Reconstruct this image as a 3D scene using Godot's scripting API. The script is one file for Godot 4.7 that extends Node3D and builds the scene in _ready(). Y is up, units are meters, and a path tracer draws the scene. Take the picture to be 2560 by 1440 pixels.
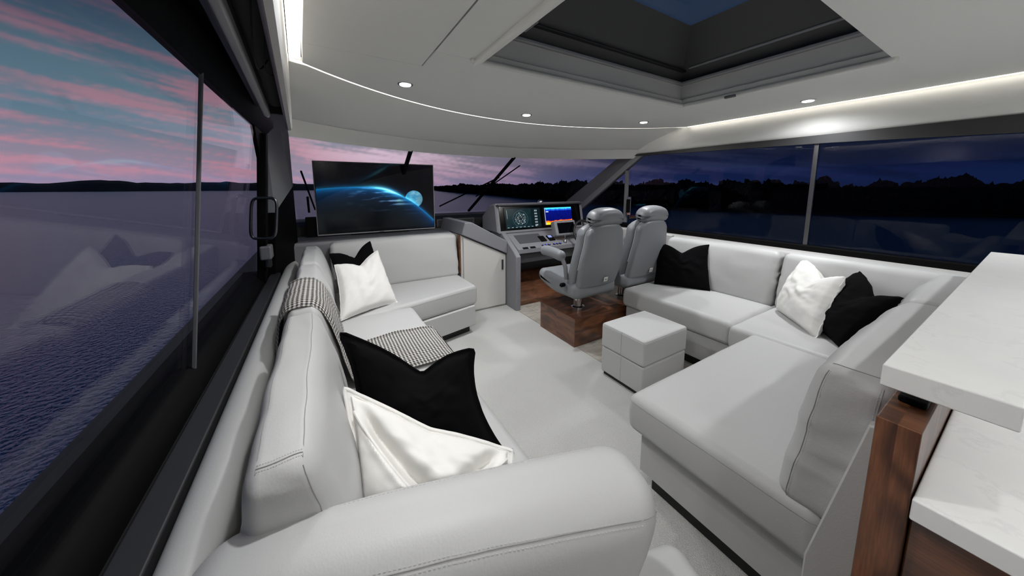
extends Node3D
# Yacht saloon at dusk. x = starboard, y = up, -z = forward. Units are metres.

# ------------------------------------------------------------------ mesh builder
class MB:
	var V := PackedVector3Array()
	var U := PackedVector2Array()
	var has_uv := false
	func tri(a: Vector3, b: Vector3, c: Vector3) -> void:   # counter-clockwise seen from outside
		V.append(a); V.append(c); V.append(b)
		U.append(Vector2.ZERO); U.append(Vector2.ZERO); U.append(Vector2.ZERO)
	func quad(a: Vector3, b: Vector3, c: Vector3, d: Vector3) -> void:
		tri(a, b, c); tri(a, c, d)
	func quad_uv(a: Vector3, b: Vector3, c: Vector3, d: Vector3, ua: Vector2, ub: Vector2, uc: Vector2, ud: Vector2) -> void:
		has_uv = true
		V.append_array([a, c, b, a, d, c])
		U.append_array([ua, uc, ub, ua, ud, uc])
	func tri_out(a: Vector3, b: Vector3, c: Vector3, n: Vector3) -> void:
		if (b - a).cross(c - a).dot(n) >= 0.0: tri(a, b, c)
		else: tri(a, c, b)
	func quad_out(a: Vector3, b: Vector3, c: Vector3, d: Vector3, n: Vector3) -> void:
		if (c - a).cross(d - b).dot(n) >= 0.0: quad(a, b, c, d)
		else: quad(a, d, c, b)
	func box(c: Vector3, s: Vector3) -> void:
		var h := s * 0.5
		for ax in 3:
			for sg in [-1.0, 1.0]:
				var n := Vector3.ZERO
				n[ax] = sg
				var b := (ax + 1) % 3
				var d := (ax + 2) % 3
				var q := []
				for k in [[-1, -1], [1, -1], [1, 1], [-1, 1]]:
					var p := c
					p[ax] += sg * h[ax]
					p[b] += k[0] * h[b]
					p[d] += k[1] * h[d]
					q.append(p)
				quad_out(q[0], q[1], q[2], q[3], n)
	# rings: Array of closed rings (PackedVector3Array); loft between them, outward taken from each ring's middle
	func loft(rings: Array, caps := true, closed := true) -> void:
		var n: int = rings[0].size()
		for i in rings.size() - 1:
			var ra: PackedVector3Array = rings[i]
			var rb: PackedVector3Array = rings[i + 1]
			for j in (n if closed else n - 1):
				var k := (j + 1) % n
				quad(ra[j], ra[k], rb[k], rb[j])
		if caps:
			cap(rings[0], true)
			cap(rings[rings.size() - 1], false)
	func cap(ring: PackedVector3Array, flip: bool) -> void:
		var c := Vector3.ZERO
		for p in ring: c += p
		c /= ring.size()
		for j in ring.size():
			var k := (j + 1) % ring.size()
			if flip: tri(c, ring[k], ring[j])
			else: tri(c, ring[j], ring[k])
	func tube(pts: Array, r: float, sides := 8, closed := false) -> void:
		var rings := []
		var n := pts.size()
		var prev := Vector3.ZERO
		for i in n:
			var t: Vector3
			if closed: t = (pts[(i + 1) % n] - pts[(i - 1 + n) % n]).normalized()
			else: t = (pts[mini(i + 1, n - 1)] - pts[maxi(i - 1, 0)]).normalized()
			var a := prev
			if i == 0:
				a = t.cross(Vector3.UP)
				if a.length() < 0.1: a = t.cross(Vector3.RIGHT)
			a = (a - t * a.dot(t)).normalized()
			prev = a
			var b := t.cross(a)
			var ring := PackedVector3Array()
			for k in sides:
				var an := TAU * k / sides
				ring.append(pts[i] + (a * cos(an) + b * sin(an)) * r)
			rings.append(ring)
		if closed: rings.append(rings[0])
		loft(rings, not closed)
	func lathe(prof: Array, seg := 20) -> void:   # prof: [radius, y] from bottom to top
		var rings := []
		for p in prof:
			var ring := PackedVector3Array()
			for k in seg:
				var an := -TAU * k / seg
				ring.append(Vector3(cos(an) * p[0], p[1], sin(an) * p[0]))
			rings.append(ring)
		loft(rings, true)
	# polygon in xy (counter-clockwise) extruded from z0 to z1 with a chamfer
	func prism(poly: PackedVector2Array, z0: float, z1: float, ch := 0.0) -> void:
		if Geometry2D.is_polygon_clockwise(poly):
			poly = poly.duplicate()
			poly.reverse()
		var n := poly.size()
		var inn := PackedVector2Array()
		for i in n:
			var e0 := (poly[i] - poly[(i - 1 + n) % n]).normalized()
			var e1 := (poly[(i + 1) % n] - poly[i]).normalized()
			var n0 := Vector2(-e0.y, e0.x)
			var n1 := Vector2(-e1.y, e1.x)
			var m := (n0 + n1).normalized()
			inn.append(poly[i] + m * ch / maxf(0.3, m.dot(n0)))
		var lv := []
		var zs := [z0, z0 + ch, z1 - ch, z1] if ch > 0.0 else [z0, z1]
		for i in zs.size():
			var ring := PackedVector3Array()
			var src := inn if ch > 0.0 and (i == 0 or i == 3) else poly
			for p in src: ring.append(Vector3(p.x, p.y, zs[i]))
			lv.append(ring)
		loft(lv, false)
		var src2 := inn if ch > 0.0 else poly
		var idx := Geometry2D.triangulate_polygon(src2)
		for i in range(0, idx.size(), 3):
			var a := src2[idx[i]]
			var b := src2[idx[i + 1]]
			var c := src2[idx[i + 2]]
			tri_out(Vector3(a.x, a.y, z0), Vector3(b.x, b.y, z0), Vector3(c.x, c.y, z0), Vector3(0, 0, -1))
			tri_out(Vector3(a.x, a.y, z1), Vector3(b.x, b.y, z1), Vector3(c.x, c.y, z1), Vector3(0, 0, 1))
	func xform(t: Transform3D) -> void:
		for i in V.size(): V[i] = t * V[i]
	func build(angle := 42.0) -> ArrayMesh:
		var lim := cos(deg_to_rad(angle))
		var nt := V.size() / 3
		var fn := PackedVector3Array()
		fn.resize(nt)
		var at := {}
		var ids := PackedInt32Array()
		ids.resize(V.size())
		var lists := []
		for t in nt:
			var a := V[t * 3]
			var n := (V[t * 3 + 2] - a).cross(V[t * 3 + 1] - a)
			fn[t] = n
			for k in 3:
				var key := Vector3i((V[t * 3 + k] * 20000.0).round())
				var id: int = at.get(key, -1)
				if id < 0:
					id = lists.size()
					at[key] = id
					lists.append([])
				ids[t * 3 + k] = id
				lists[id].append(t)
		var N := PackedVector3Array()
		N.resize(V.size())
		for t in nt:
			var me := fn[t].normalized()
			for k in 3:
				var s := Vector3.ZERO
				for o in lists[ids[t * 3 + k]]:
					if fn[o].normalized().dot(me) > lim: s += fn[o]
				N[t * 3 + k] = s.normalized() if s.length() > 1e-14 else (me if me.length() > 0.5 else Vector3.UP)
		var arr := []
		arr.resize(Mesh.ARRAY_MAX)
		arr[Mesh.ARRAY_VERTEX] = V
		arr[Mesh.ARRAY_NORMAL] = N
		if has_uv: arr[Mesh.ARRAY_TEX_UV] = U
		var m := ArrayMesh.new()
		m.add_surface_from_arrays(Mesh.PRIMITIVE_TRIANGLES, arr)
		return m

# a box with round edges that a function may bend: cushions, pads, panels
class Soft:
	var h: Vector3
	var r: float
	var fn = null
	func _init(size: Vector3, radius: float, bend = null) -> void:
		h = size * 0.5
		r = minf(radius, minf(h.x, minf(h.y, h.z)) * 0.999)
		fn = bend
	func at(p: Vector3, lift := 0.0) -> Vector3:
		var i := p.clamp(-(h - Vector3.ONE * r), h - Vector3.ONE * r)
		var d := (p - i).normalized()
		var q := i + d * (r + lift)
		return fn.call(q) if fn != null else q
	func marks(ax: int, nf: int, nc: int) -> Array:
		var o := []
		for k in nc: o.append(-(h[ax] - r) - r * tan(PI / 4 * (nc - k) / nc))
		for k in nf + 1: o.append(lerpf(-(h[ax] - r), h[ax] - r, float(k) / nf))
		for k in nc: o.append((h[ax] - r) + r * tan(PI / 4 * (k + 1) / nc))
		return o
	func into(mb: MB, nf := 1, nc := 3, off := Vector3.ZERO) -> void:
		for ax in 3:
			var b := (ax + 1) % 3
			var c := (ax + 2) % 3
			var mu := marks(b, nf, nc)
			var mv := marks(c, nf, nc)
			for sg in [-1.0, 1.0]:
				var g := []
				for u in mu:
					var row := PackedVector3Array()
					for v in mv:
						var p := Vector3.ZERO
						p[ax] = sg * h[ax]
						p[b] = u
						p[c] = v
						row.append(at(p) + off)
					g.append(row)
				for i in mu.size() - 1:
					for j in mv.size() - 1:
						if sg > 0.0: mb.quad(g[i][j], g[i + 1][j], g[i + 1][j + 1], g[i][j + 1])
						else: mb.quad(g[i][j], g[i][j + 1], g[i + 1][j + 1], g[i + 1][j])
	func mesh(nf := 1, nc := 3) -> ArrayMesh:
		var mb := MB.new()
		into(mb, nf, nc)
		return mb.build(60.0)

# ------------------------------------------------------------------ scene helpers
var M := {}
var taken := {}
var wob := FastNoiseLite.new()

func numbered(n: String) -> String:
	if not taken.has(n):
		taken[n] = 0
		return n
	taken[n] += 1
	return "%s_%03d" % [n, taken[n]]

func tag(o: Node3D, label: String, cat: String, group := "", kind := "") -> void:
	if label: o.set_meta("label", label)
	if cat: o.set_meta("category", cat)
	if group: o.set_meta("group", group)
	if kind: o.set_meta("kind", kind)

func thing(called: String, label: String, cat: String, at := Vector3.ZERO, turn := 0.0, group := "") -> Node3D:
	var o := Node3D.new()
	o.name = numbered(called)
	add_child(o)
	o.position = at
	o.rotation.y = turn
	tag(o, label, cat, group)
	return o

# one mesh in world coordinates, hung under parent (whose own place is taken off)
func part(parent: Node3D, called: String, mesh: Mesh, m: Material, at := Vector3.ZERO, basis := Basis.IDENTITY) -> MeshInstance3D:
	var o := MeshInstance3D.new()
	o.mesh = mesh
	o.material_override = m
	if parent == self:
		o.name = numbered(called)
		add_child(o)
		o.transform = Transform3D(basis, at)
	else:
		o.name = called
		parent.add_child(o, true)
		var up := Transform3D.IDENTITY
		var p: Node = parent
		while p != self:
			up = p.transform * up
			p = p.get_parent()
		o.transform = up.affine_inverse() * Transform3D(basis, at)
	return o

# the same in the parent's own coordinates
func lpart(parent: Node3D, called: String, mesh: Mesh, m: Material, at := Vector3.ZERO, basis := Basis.IDENTITY) -> MeshInstance3D:
	var o := MeshInstance3D.new()
	o.mesh = mesh
	o.material_override = m
	o.name = called
	parent.add_child(o, true)
	o.transform = Transform3D(basis, at)
	return o

func struct(called: String, mesh: Mesh, m: Material, label := "") -> MeshInstance3D:
	var o := part(self, called, mesh, m)
	tag(o, label, "", "", "structure")
	return o

func rb(size: Vector3, r := 0.004, nc := 2) -> ArrayMesh:
	return Soft.new(size, r).mesh(1, nc)

func span(a: Vector3, b: Vector3, r := 0.004) -> Array:   # box between two corners: [mesh, middle]
	return [rb((b - a).abs(), r), (a + b) * 0.5]

func bar(parent: Node3D, called: String, a: Vector3, b: Vector3, m: Material, r := 0.004) -> MeshInstance3D:
	return part(parent, called, rb((b - a).abs(), r), m, (a + b) * 0.5)

func tube(pts: Array, r: float, sides := 8, closed := false) -> ArrayMesh:
	var mb := MB.new()
	mb.tube(pts, r, sides, closed)
	return mb.build(60.0)

func lathe(prof: Array, seg := 24) -> ArrayMesh:
	var mb := MB.new()
	mb.lathe(prof, seg)
	return mb.build(35.0)

# polygon in the (z, y) plane, extruded along x
func prism_x(zy: Array, x0: float, x1: float, ch := 0.0) -> ArrayMesh:
	var mb := MB.new()
	var p := PackedVector2Array()
	for q in zy: p.append(Vector2(-q[0], q[1]))
	mb.prism(p, x0, x1, ch)
	mb.xform(Transform3D(Basis(Vector3(0, 0, -1), Vector3(0, 1, 0), Vector3(1, 0, 0)), Vector3.ZERO))
	return mb.build()

# polygon in the (x, y) plane, extruded along z
func prism_z(xy: Array, z0: float, z1: float, ch := 0.0) -> ArrayMesh:
	var mb := MB.new()
	var p := PackedVector2Array()
	for q in xy: p.append(Vector2(q[0], q[1]))
	mb.prism(p, z0, z1, ch)
	return mb.build()

# polygon in plan (x, z), extruded along y
func prism_y(xz: Array, y0: float, y1: float, ch := 0.0) -> ArrayMesh:
	var mb := MB.new()
	var p := PackedVector2Array()
	for q in xz: p.append(Vector2(q[0], -q[1]))
	mb.prism(p, y0, y1, ch)
	mb.xform(Transform3D(Basis(Vector3(1, 0, 0), Vector3(0, 0, -1), Vector3(0, 1, 0)), Vector3.ZERO))
	return mb.build()

# ------------------------------------------------------------------ materials
func mat(called: String, c: Color, rough := 0.6, metal := 0.0) -> StandardMaterial3D:
	var m := StandardMaterial3D.new()
	m.resource_name = called
	m.albedo_color = c
	m.roughness = rough
	m.metallic = metal
	M[called] = m
	return m

func noise_tex(freq: float, type: int, normal: bool, strength := 4.0, size := 512, oct := 3) -> NoiseTexture2D:
	var n := FastNoiseLite.new()
	n.seed = 7
	n.noise_type = type
	n.frequency = freq
	n.fractal_octaves = oct
	var t := NoiseTexture2D.new()
	t.width = size
	t.height = size
	t.seamless = true
	t.noise = n
	t.as_normal_map = normal
	t.bump_strength = strength
	return t

func tri_map(m: StandardMaterial3D, scale: float, world := false) -> void:
	m.uv1_triplanar = true
	m.uv1_world_triplanar = world
	m.uv1_scale = Vector3.ONE * scale

func with_bump(m: StandardMaterial3D, t: Texture2D, amount: float) -> void:
	m.normal_enabled = true
	m.normal_texture = t
	m.normal_scale = amount

func wood_image(vertical: bool, seed_: int) -> ImageTexture:
	var n := FastNoiseLite.new()
	n.seed = seed_
	n.frequency = 1.0
	n.fractal_octaves = 3
	var sz := 512
	var im := Image.create(sz, sz, false, Image.FORMAT_RGB8)
	var dark := Color(0.23, 0.13, 0.08)
	var mid := Color(0.43, 0.265, 0.17)
	var pale := Color(0.58, 0.39, 0.26)
	for y in sz:
		for x in sz:
			var u := float(x) / sz
			var v := float(y) / sz
			var warp := n.get_noise_2d(u * 1.3, v * 3.0) * 0.9
			var ring := 0.5 + 0.5 * sin((v * 9.0 + warp * 2.2) * TAU)
			var fine := 0.5 + 0.5 * n.get_noise_2d(u * 9.0, v * 190.0 + 7.0)
			var band := 0.5 + 0.5 * n.get_noise_2d(u * 0.7 + 3.0, v * 11.0)
			var t := clampf(ring * 0.4 + band * 0.75 - 0.15, 0.0, 1.0)
			var c := dark.lerp(mid, clampf(t * 2.0, 0, 1)).lerp(pale, clampf(t * 2.0 - 1.0, 0, 1) * 0.7)
			c = c * lerpf(0.75, 1.15, fine)
			if vertical: im.set_pixel(y, x, c)
			else: im.set_pixel(x, y, c)
	return ImageTexture.create_from_image(im)

func make_materials() -> void:
	wob.seed = 3
	wob.frequency = 1.0
	wob.fractal_octaves = 2
	var grain := noise_tex(0.045, FastNoiseLite.TYPE_CELLULAR, true, 3.0, 512, 2)
	var weave := noise_tex(0.12, FastNoiseLite.TYPE_SIMPLEX, true, 5.0, 512, 3)
	var m := mat("leather", Color(0.715, 0.715, 0.712), 0.5)
	tri_map(m, 9.0)
	with_bump(m, grain, 0.3)
	m = mat("leather_trim", Color(0.72, 0.717, 0.708), 0.45)
	tri_map(m, 9.0)
	with_bump(m, grain, 0.3)
	mat("seam", Color(0.58, 0.58, 0.575), 0.8)
	m = mat("grey_leather", Color(0.47, 0.48, 0.495), 0.42)
	tri_map(m, 9.0)
	with_bump(m, grain, 0.25)
	mat("grey_piping", Color(0.66, 0.67, 0.68), 0.4)
	m = mat("headliner", Color(0.885, 0.885, 0.87), 0.75)
	tri_map(m, 6.0)
	with_bump(m, grain, 0.15)
	mat("groove", Color(0.2, 0.2, 0.2), 0.8)
	mat("white_panel", Color(0.78, 0.775, 0.76), 0.35)
	# carpet: loop pile
	var cn := FastNoiseLite.new()
	cn.seed = 11
	cn.frequency = 0.11
	cn.fractal_octaves = 4
	var ct := NoiseTexture2D.new()
	ct.width = 1024
	ct.height = 1024
	ct.seamless = true
	ct.noise = cn
	var ramp := Gradient.new()
	ramp.set_color(0, Color(0.63, 0.63, 0.62))
	ramp.set_color(1, Color(0.83, 0.825, 0.81))
	ct.color_ramp = ramp
	m = mat("carpet", Color.WHITE, 0.95)
	m.albedo_texture = ct
	tri_map(m, 2.2, true)
	with_bump(m, weave, 0.8)
	m = mat("walnut", Color(1, 1, 1), 0.3)
	m.albedo_texture = wood_image(false, 5)
	tri_map(m, 1.05)
	m.clearcoat_enabled = true
	m.clearcoat = 0.4
	m.clearcoat_roughness = 0.15
	m = mat("walnut_upright", Color(1, 1, 1), 0.32)
	m.albedo_texture = wood_image(true, 9)
	tri_map(m, 1.3)
	m = mat("oak", Color(2.0, 2.1, 2.2), 0.5)
	m.albedo_color = Color(1, 1, 1)
	var oi: Image = (M["walnut"].albedo_texture as ImageTexture).get_image()
	oi = oi.duplicate()
	for y in oi.get_height():
		for x in oi.get_width():
			var g := oi.get_pixel(x, y).get_luminance()
			oi.set_pixel(x, y, Color(0.50, 0.47, 0.43).lerp(Color(0.72, 0.70, 0.665), clampf(g * 2.6, 0, 1)))
	m.albedo_texture = ImageTexture.create_from_image(oi)
	tri_map(m, 0.9)
	# engineered stone with faint veins
	var qn := FastNoiseLite.new()
	qn.seed = 21
	qn.frequency = 0.006
	qn.fractal_octaves = 4
	qn.domain_warp_enabled = true
	qn.domain_warp_amplitude = 40.0
	var qt := NoiseTexture2D.new()
	qt.width = 512
	qt.height = 512
	qt.seamless = true
	qt.noise = qn
	var qr := Gradient.new()
	qr.offsets = PackedFloat32Array([0.0, 0.46, 0.5, 0.54, 1.0])
	qr.colors = PackedColorArray([Color(0.87, 0.87, 0.86), Color(0.88, 0.88, 0.87), Color(0.85, 0.85, 0.845), Color(0.885, 0.885, 0.875), Color(0.87, 0.87, 0.865)])
	qt.color_ramp = qr
	m = mat("stone_top", Color.WHITE, 0.28)
	m.albedo_texture = qt
	tri_map(m, 1.4)
	mat("console_grey", Color(0.5, 0.5, 0.52), 0.5)
	mat("console_dark", Color(0.1, 0.1, 0.105), 0.55)
	mat("console_mid", Color(0.3, 0.3, 0.315), 0.55)
	mat("dash_black", Color(0.07, 0.07, 0.075), 0.6)
	mat("black_frame", Color(0.035, 0.035, 0.037), 0.6)
	M["black_frame"].metallic_specular = 0.2
	mat("black_gloss", Color(0.02, 0.02, 0.022), 0.12)
	mat("track_dark", Color(0.015, 0.015, 0.015), 0.7)
	mat("dark_trim", Color(0.16, 0.16, 0.165), 0.5)
	mat("mid_trim", Color(0.42, 0.42, 0.43), 0.5)
	mat("hatch_shaft", Color(0.3, 0.3, 0.305), 0.6)
	mat("hatch_lining", Color(0.84, 0.84, 0.83), 0.6)
	mat("alloy", Color(0.66, 0.66, 0.67), 0.45, 0.3)
	mat("pillar_grey", Color(0.56, 0.56, 0.57), 0.6)
	mat("blind_fabric", Color(0.22, 0.22, 0.22), 0.85)
	mat("steel", Color(0.78, 0.78, 0.8), 0.22, 1.0)
	mat("dull_steel", Color(0.45, 0.45, 0.46), 0.35, 1.0)
	mat("chrome", Color(0.85, 0.85, 0.86), 0.08, 1.0)
	m = mat("black_linen", Color(0.035, 0.035, 0.042), 0.95)
	tri_map(m, 14.0)
	with_bump(m, weave, 0.6)
	m.metallic_specular = 0.2
	m = mat("white_linen", Color(0.9, 0.895, 0.88), 0.95)
	tri_map(m, 14.0)
	with_bump(m, weave, 0.5)
	m.metallic_specular = 0.2
	m = mat("hatch_pane", Color(0.0, 0.0, 0.0, 0.12), 0.02)
	m.transparency = BaseMaterial3D.TRANSPARENCY_ALPHA
	m = mat("clear_glass", Color(0.0, 0.0, 0.0, 0.1), 0.01)
	m.metallic_specular = 0.24
	m.transparency = BaseMaterial3D.TRANSPARENCY_ALPHA
	m = mat("tinted_glass", Color(0.0, 0.0, 0.0, 0.2), 0.01)
	m.metallic_specular = 0.24
	m.transparency = BaseMaterial3D.TRANSPARENCY_ALPHA
	# gingham wool: the weave's own colours
	var bi := Image.create(64, 64, false, Image.FORMAT_RGB8)
	for y in 64:
		for x in 64:
			var a := (x / 16) % 2
			var b := (y / 16) % 2
			var tw := ((x + y) / 4) % 2
			var g := 0.86
			if a == 1 and b == 1: g = 0.045
			elif a == 1 or b == 1: g = 0.08 if tw == 0 else 0.8
			bi.set_pixel(x, y, Color(g, g * 0.985, g * 0.96))
	m = mat("checked_wool", Color.WHITE, 0.95)
	m.albedo_texture = ImageTexture.create_from_image(bi)
	with_bump(m, weave, 0.5)
	m = mat("led_glow", Color(1, 0.97, 0.92), 0.5)
	m.emission_enabled = true
	m.emission = Color(1.0, 0.975, 0.93)
	m.emission_energy_multiplier = 2.6
	m = mat("lamp_glow", Color(1, 1, 1), 0.5)
	m.emission_enabled = true
	m.emission = Color(1.0, 0.98, 0.95)
	m.emission_energy_multiplier = 12.0
	# outdoors
	m = mat("sea_water", Color(0.22, 0.42, 0.6), 0.24, 0.9)
	var wn := noise_tex(0.03, FastNoiseLite.TYPE_SIMPLEX, true, 6.0, 1024, 4)
	m.metallic_specular = 0.5
	m.uv1_triplanar = true
	m.uv1_world_triplanar = true
	m.uv1_scale = Vector3(0.16, 0.16, 0.16)
	with_bump(m, wn, 2.2)
	mat("leaf_dark", Color(0.03, 0.035, 0.03), 1.0)
	mat("bark_dark", Color(0.035, 0.035, 0.03), 1.0)
	mat("hill_dark", Color(0.06, 0.07, 0.09), 1.0)

func screen_mat(called: String, im: Image, energy: float) -> StandardMaterial3D:
	var m := mat(called, Color(0.01, 0.01, 0.01), 0.15)
	m.emission_enabled = true
	m.emission = Color.WHITE
	m.emission_operator = BaseMaterial3D.EMISSION_OP_MULTIPLY
	m.emission_texture = ImageTexture.create_from_image(im)
	m.emission_energy_multiplier = energy
	m.texture_repeat = false
	return m

# ------------------------------------------------------------------ sky
func make_sky() -> Sky:
	var w := 2048
	var h := 1024
	var im := Image.create(w, h, false, Image.FORMAT_RGBF)
	var a := FastNoiseLite.new()
	a.seed = 4
	a.frequency = 1.0
	a.fractal_octaves = 4
	var b := FastNoiseLite.new()
	b.seed = 9
	b.frequency = 1.0
	b.fractal_octaves = 3
	var night_low := Color(0.014, 0.036, 0.165)
	var night_high := Color(0.008, 0.012, 0.035)
	for y in h:
		var el := 90.0 - (y + 0.5) / h * 180.0
		if el < -1.0:
			for x in w: im.set_pixel(x, y, Color(0.01, 0.015, 0.03))
			continue
		for x in w:
			var az := (x + 0.5) / w * 360.0
			if az > 180.0: az -= 360.0
			var d := absf(az + 22.0)
			if d > 180.0: d = 360.0 - d
			var sun := exp(-pow(d / 55.0, 4.0))          # nearness to where the sun went down
			var dir := Vector3(sin(deg_to_rad(az)), 0, -cos(deg_to_rad(az)))
			# long cirrus bands lying nearly level, drooping away from the sunset
			var tilt := el + (az + 22.0) * 0.13
			var s1 := a.get_noise_3d(dir.x * 2.2, tilt * 0.34, dir.z * 2.2)
			var s2 := b.get_noise_3d(dir.x * 4.0 + 4.0, tilt * 1.5, dir.z * 4.0)
			var s3 := b.get_noise_3d(dir.x * 9.0 + 9.0, tilt * 5.0, dir.z * 9.0)
			var cloud := smoothstep(-0.3, 0.45, s1 + 0.5 * s2 + 0.3 * s3)
			var low := exp(-el / 2.2)
			var band := exp(-pow((el - 3.6) / 2.4, 2.0))
			var up := clampf(el / 22.0, 0.0, 1.0)
			var clear := Color(0.17, 0.33, 0.42).lerp(Color(0.05, 0.085, 0.135), pow(up, 0.8))
			clear = clear.lerp(Color(0.26, 0.26, 0.43), low)
			var pink := Color(0.70, 0.33, 0.41).lerp(Color(0.20, 0.11, 0.165), pow(up, 0.8))
			var warm := clear.lerp(pink, clampf(cloud * 0.85 + band * (0.35 + 0.5 * cloud), 0, 1))
			warm = warm.lerp(Color(0.40, 0.30, 0.47), low * 0.75)
			var pale := clampf((az + 6.0) / 14.0, 0, 1)
			warm = warm.lerp(Color(0.84, 0.72, 0.86) * (0.55 + 0.65 * cloud), pale * 0.65 * exp(-pow((el - 6.0) / 4.5, 2.0)))
			var night := night_low.lerp(night_high, smoothstep(0.5, 7.5, el))
			night = night * (0.7 + 0.5 * cloud) * lerpf(1.0, 0.4, clampf((absf(az) - 46.0) / 34.0, 0, 1))
			var haze := Color(0.06, 0.062, 0.085)
			night = night.lerp(haze, cloud * 0.45 * clampf(1.0 - absf(az - 48.0) / 30.0, 0, 1))
			var c := night.lerp(warm, sun)
			if el > 13.0: c = c.lerp(Color(0.024, 0.044, 0.088), clampf((el - 13.0) / 9.0, 0, 1) * 0.9)
			im.set_pixel(x, y, c)
	var p := PanoramaSkyMaterial.new()
	p.panorama = ImageTexture.create_from_image(im)
	var sky := Sky.new()
	sky.sky_material = p
	return sky

# a straight member from a to b, w wide (across) and d deep (along the hint)
func beam(parent: Node3D, called: String, a: Vector3, b: Vector3, w: float, d: float, hint: Vector3, m: Material, r := 0.003) -> MeshInstance3D:
	var t := (b - a).normalized()
	var s := hint.cross(t).normalized()
	var u := t.cross(s).normalized()
	return part(parent, called, rb(Vector3(w, d, (b - a).length()), r), m, (a + b) * 0.5, Basis(s, u, t))

func arc_z(x: float, cx: float, cz: float, rad: float) -> float:
	return cz - sqrt(maxf(rad * rad - (x - cx) * (x - cx), 0.01))

# the port side of the headlining runs a little askew to the boat
func askew(o: Node3D) -> void:
	var piv := Vector3(-0.1, 0, -2.1)
	o.transform = Transform3D(Basis(Vector3.UP, 0.045), piv) * Transform3D(Basis.IDENTITY, -piv) * o.transform

func z_led(x: float) -> float: return arc_z(x, 1.63, -0.306, 2.354)
func z_seam(x: float) -> float: return arc_z(x, 1.58, -0.47, 2.75)
func z_low(x: float) -> float: return arc_z(x, 1.58, -0.8, 2.6)

func _ready() -> void:
	# --- camera: an 11 mm-class lens, levelled with a little rise, turned to starboard
	var cam := Camera3D.new()
	cam.name = "camera"
	add_child(cam)
	cam.position = Vector3(0, 1.35, 0)
	cam.rotation = Vector3(-atan(0.13), deg_to_rad(-30.8), 0)
	cam.projection = Camera3D.PROJECTION_FRUSTUM
	cam.near = 0.05
	cam.far = 4000.0
	cam.size = 1440.0 / 800.0 * 0.05
	cam.frustum_offset = Vector2(0, -148.0 / 800.0 * 0.05)
	cam.current = true
	# --- dusk sky and exposure
	var env := Environment.new()
	env.background_mode = Environment.BG_SKY
	env.sky = make_sky()
	env.background_energy_multiplier = 0.8
	env.tonemap_mode = Environment.TONE_MAPPER_LINEAR
	env.tonemap_exposure = 1.32
	env.sdfgi_enabled = true
	env.ssao_enabled = true
	env.ssil_enabled = true
	var we := WorldEnvironment.new()
	we.name = "dusk"
	we.environment = env
	add_child(we)
	make_materials()
	shell()
	windows()
	lamps()
	outdoors()
	port_sofa()
	starboard_sofa()
	galley()
	helm()
	television()
	small_things()

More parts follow.
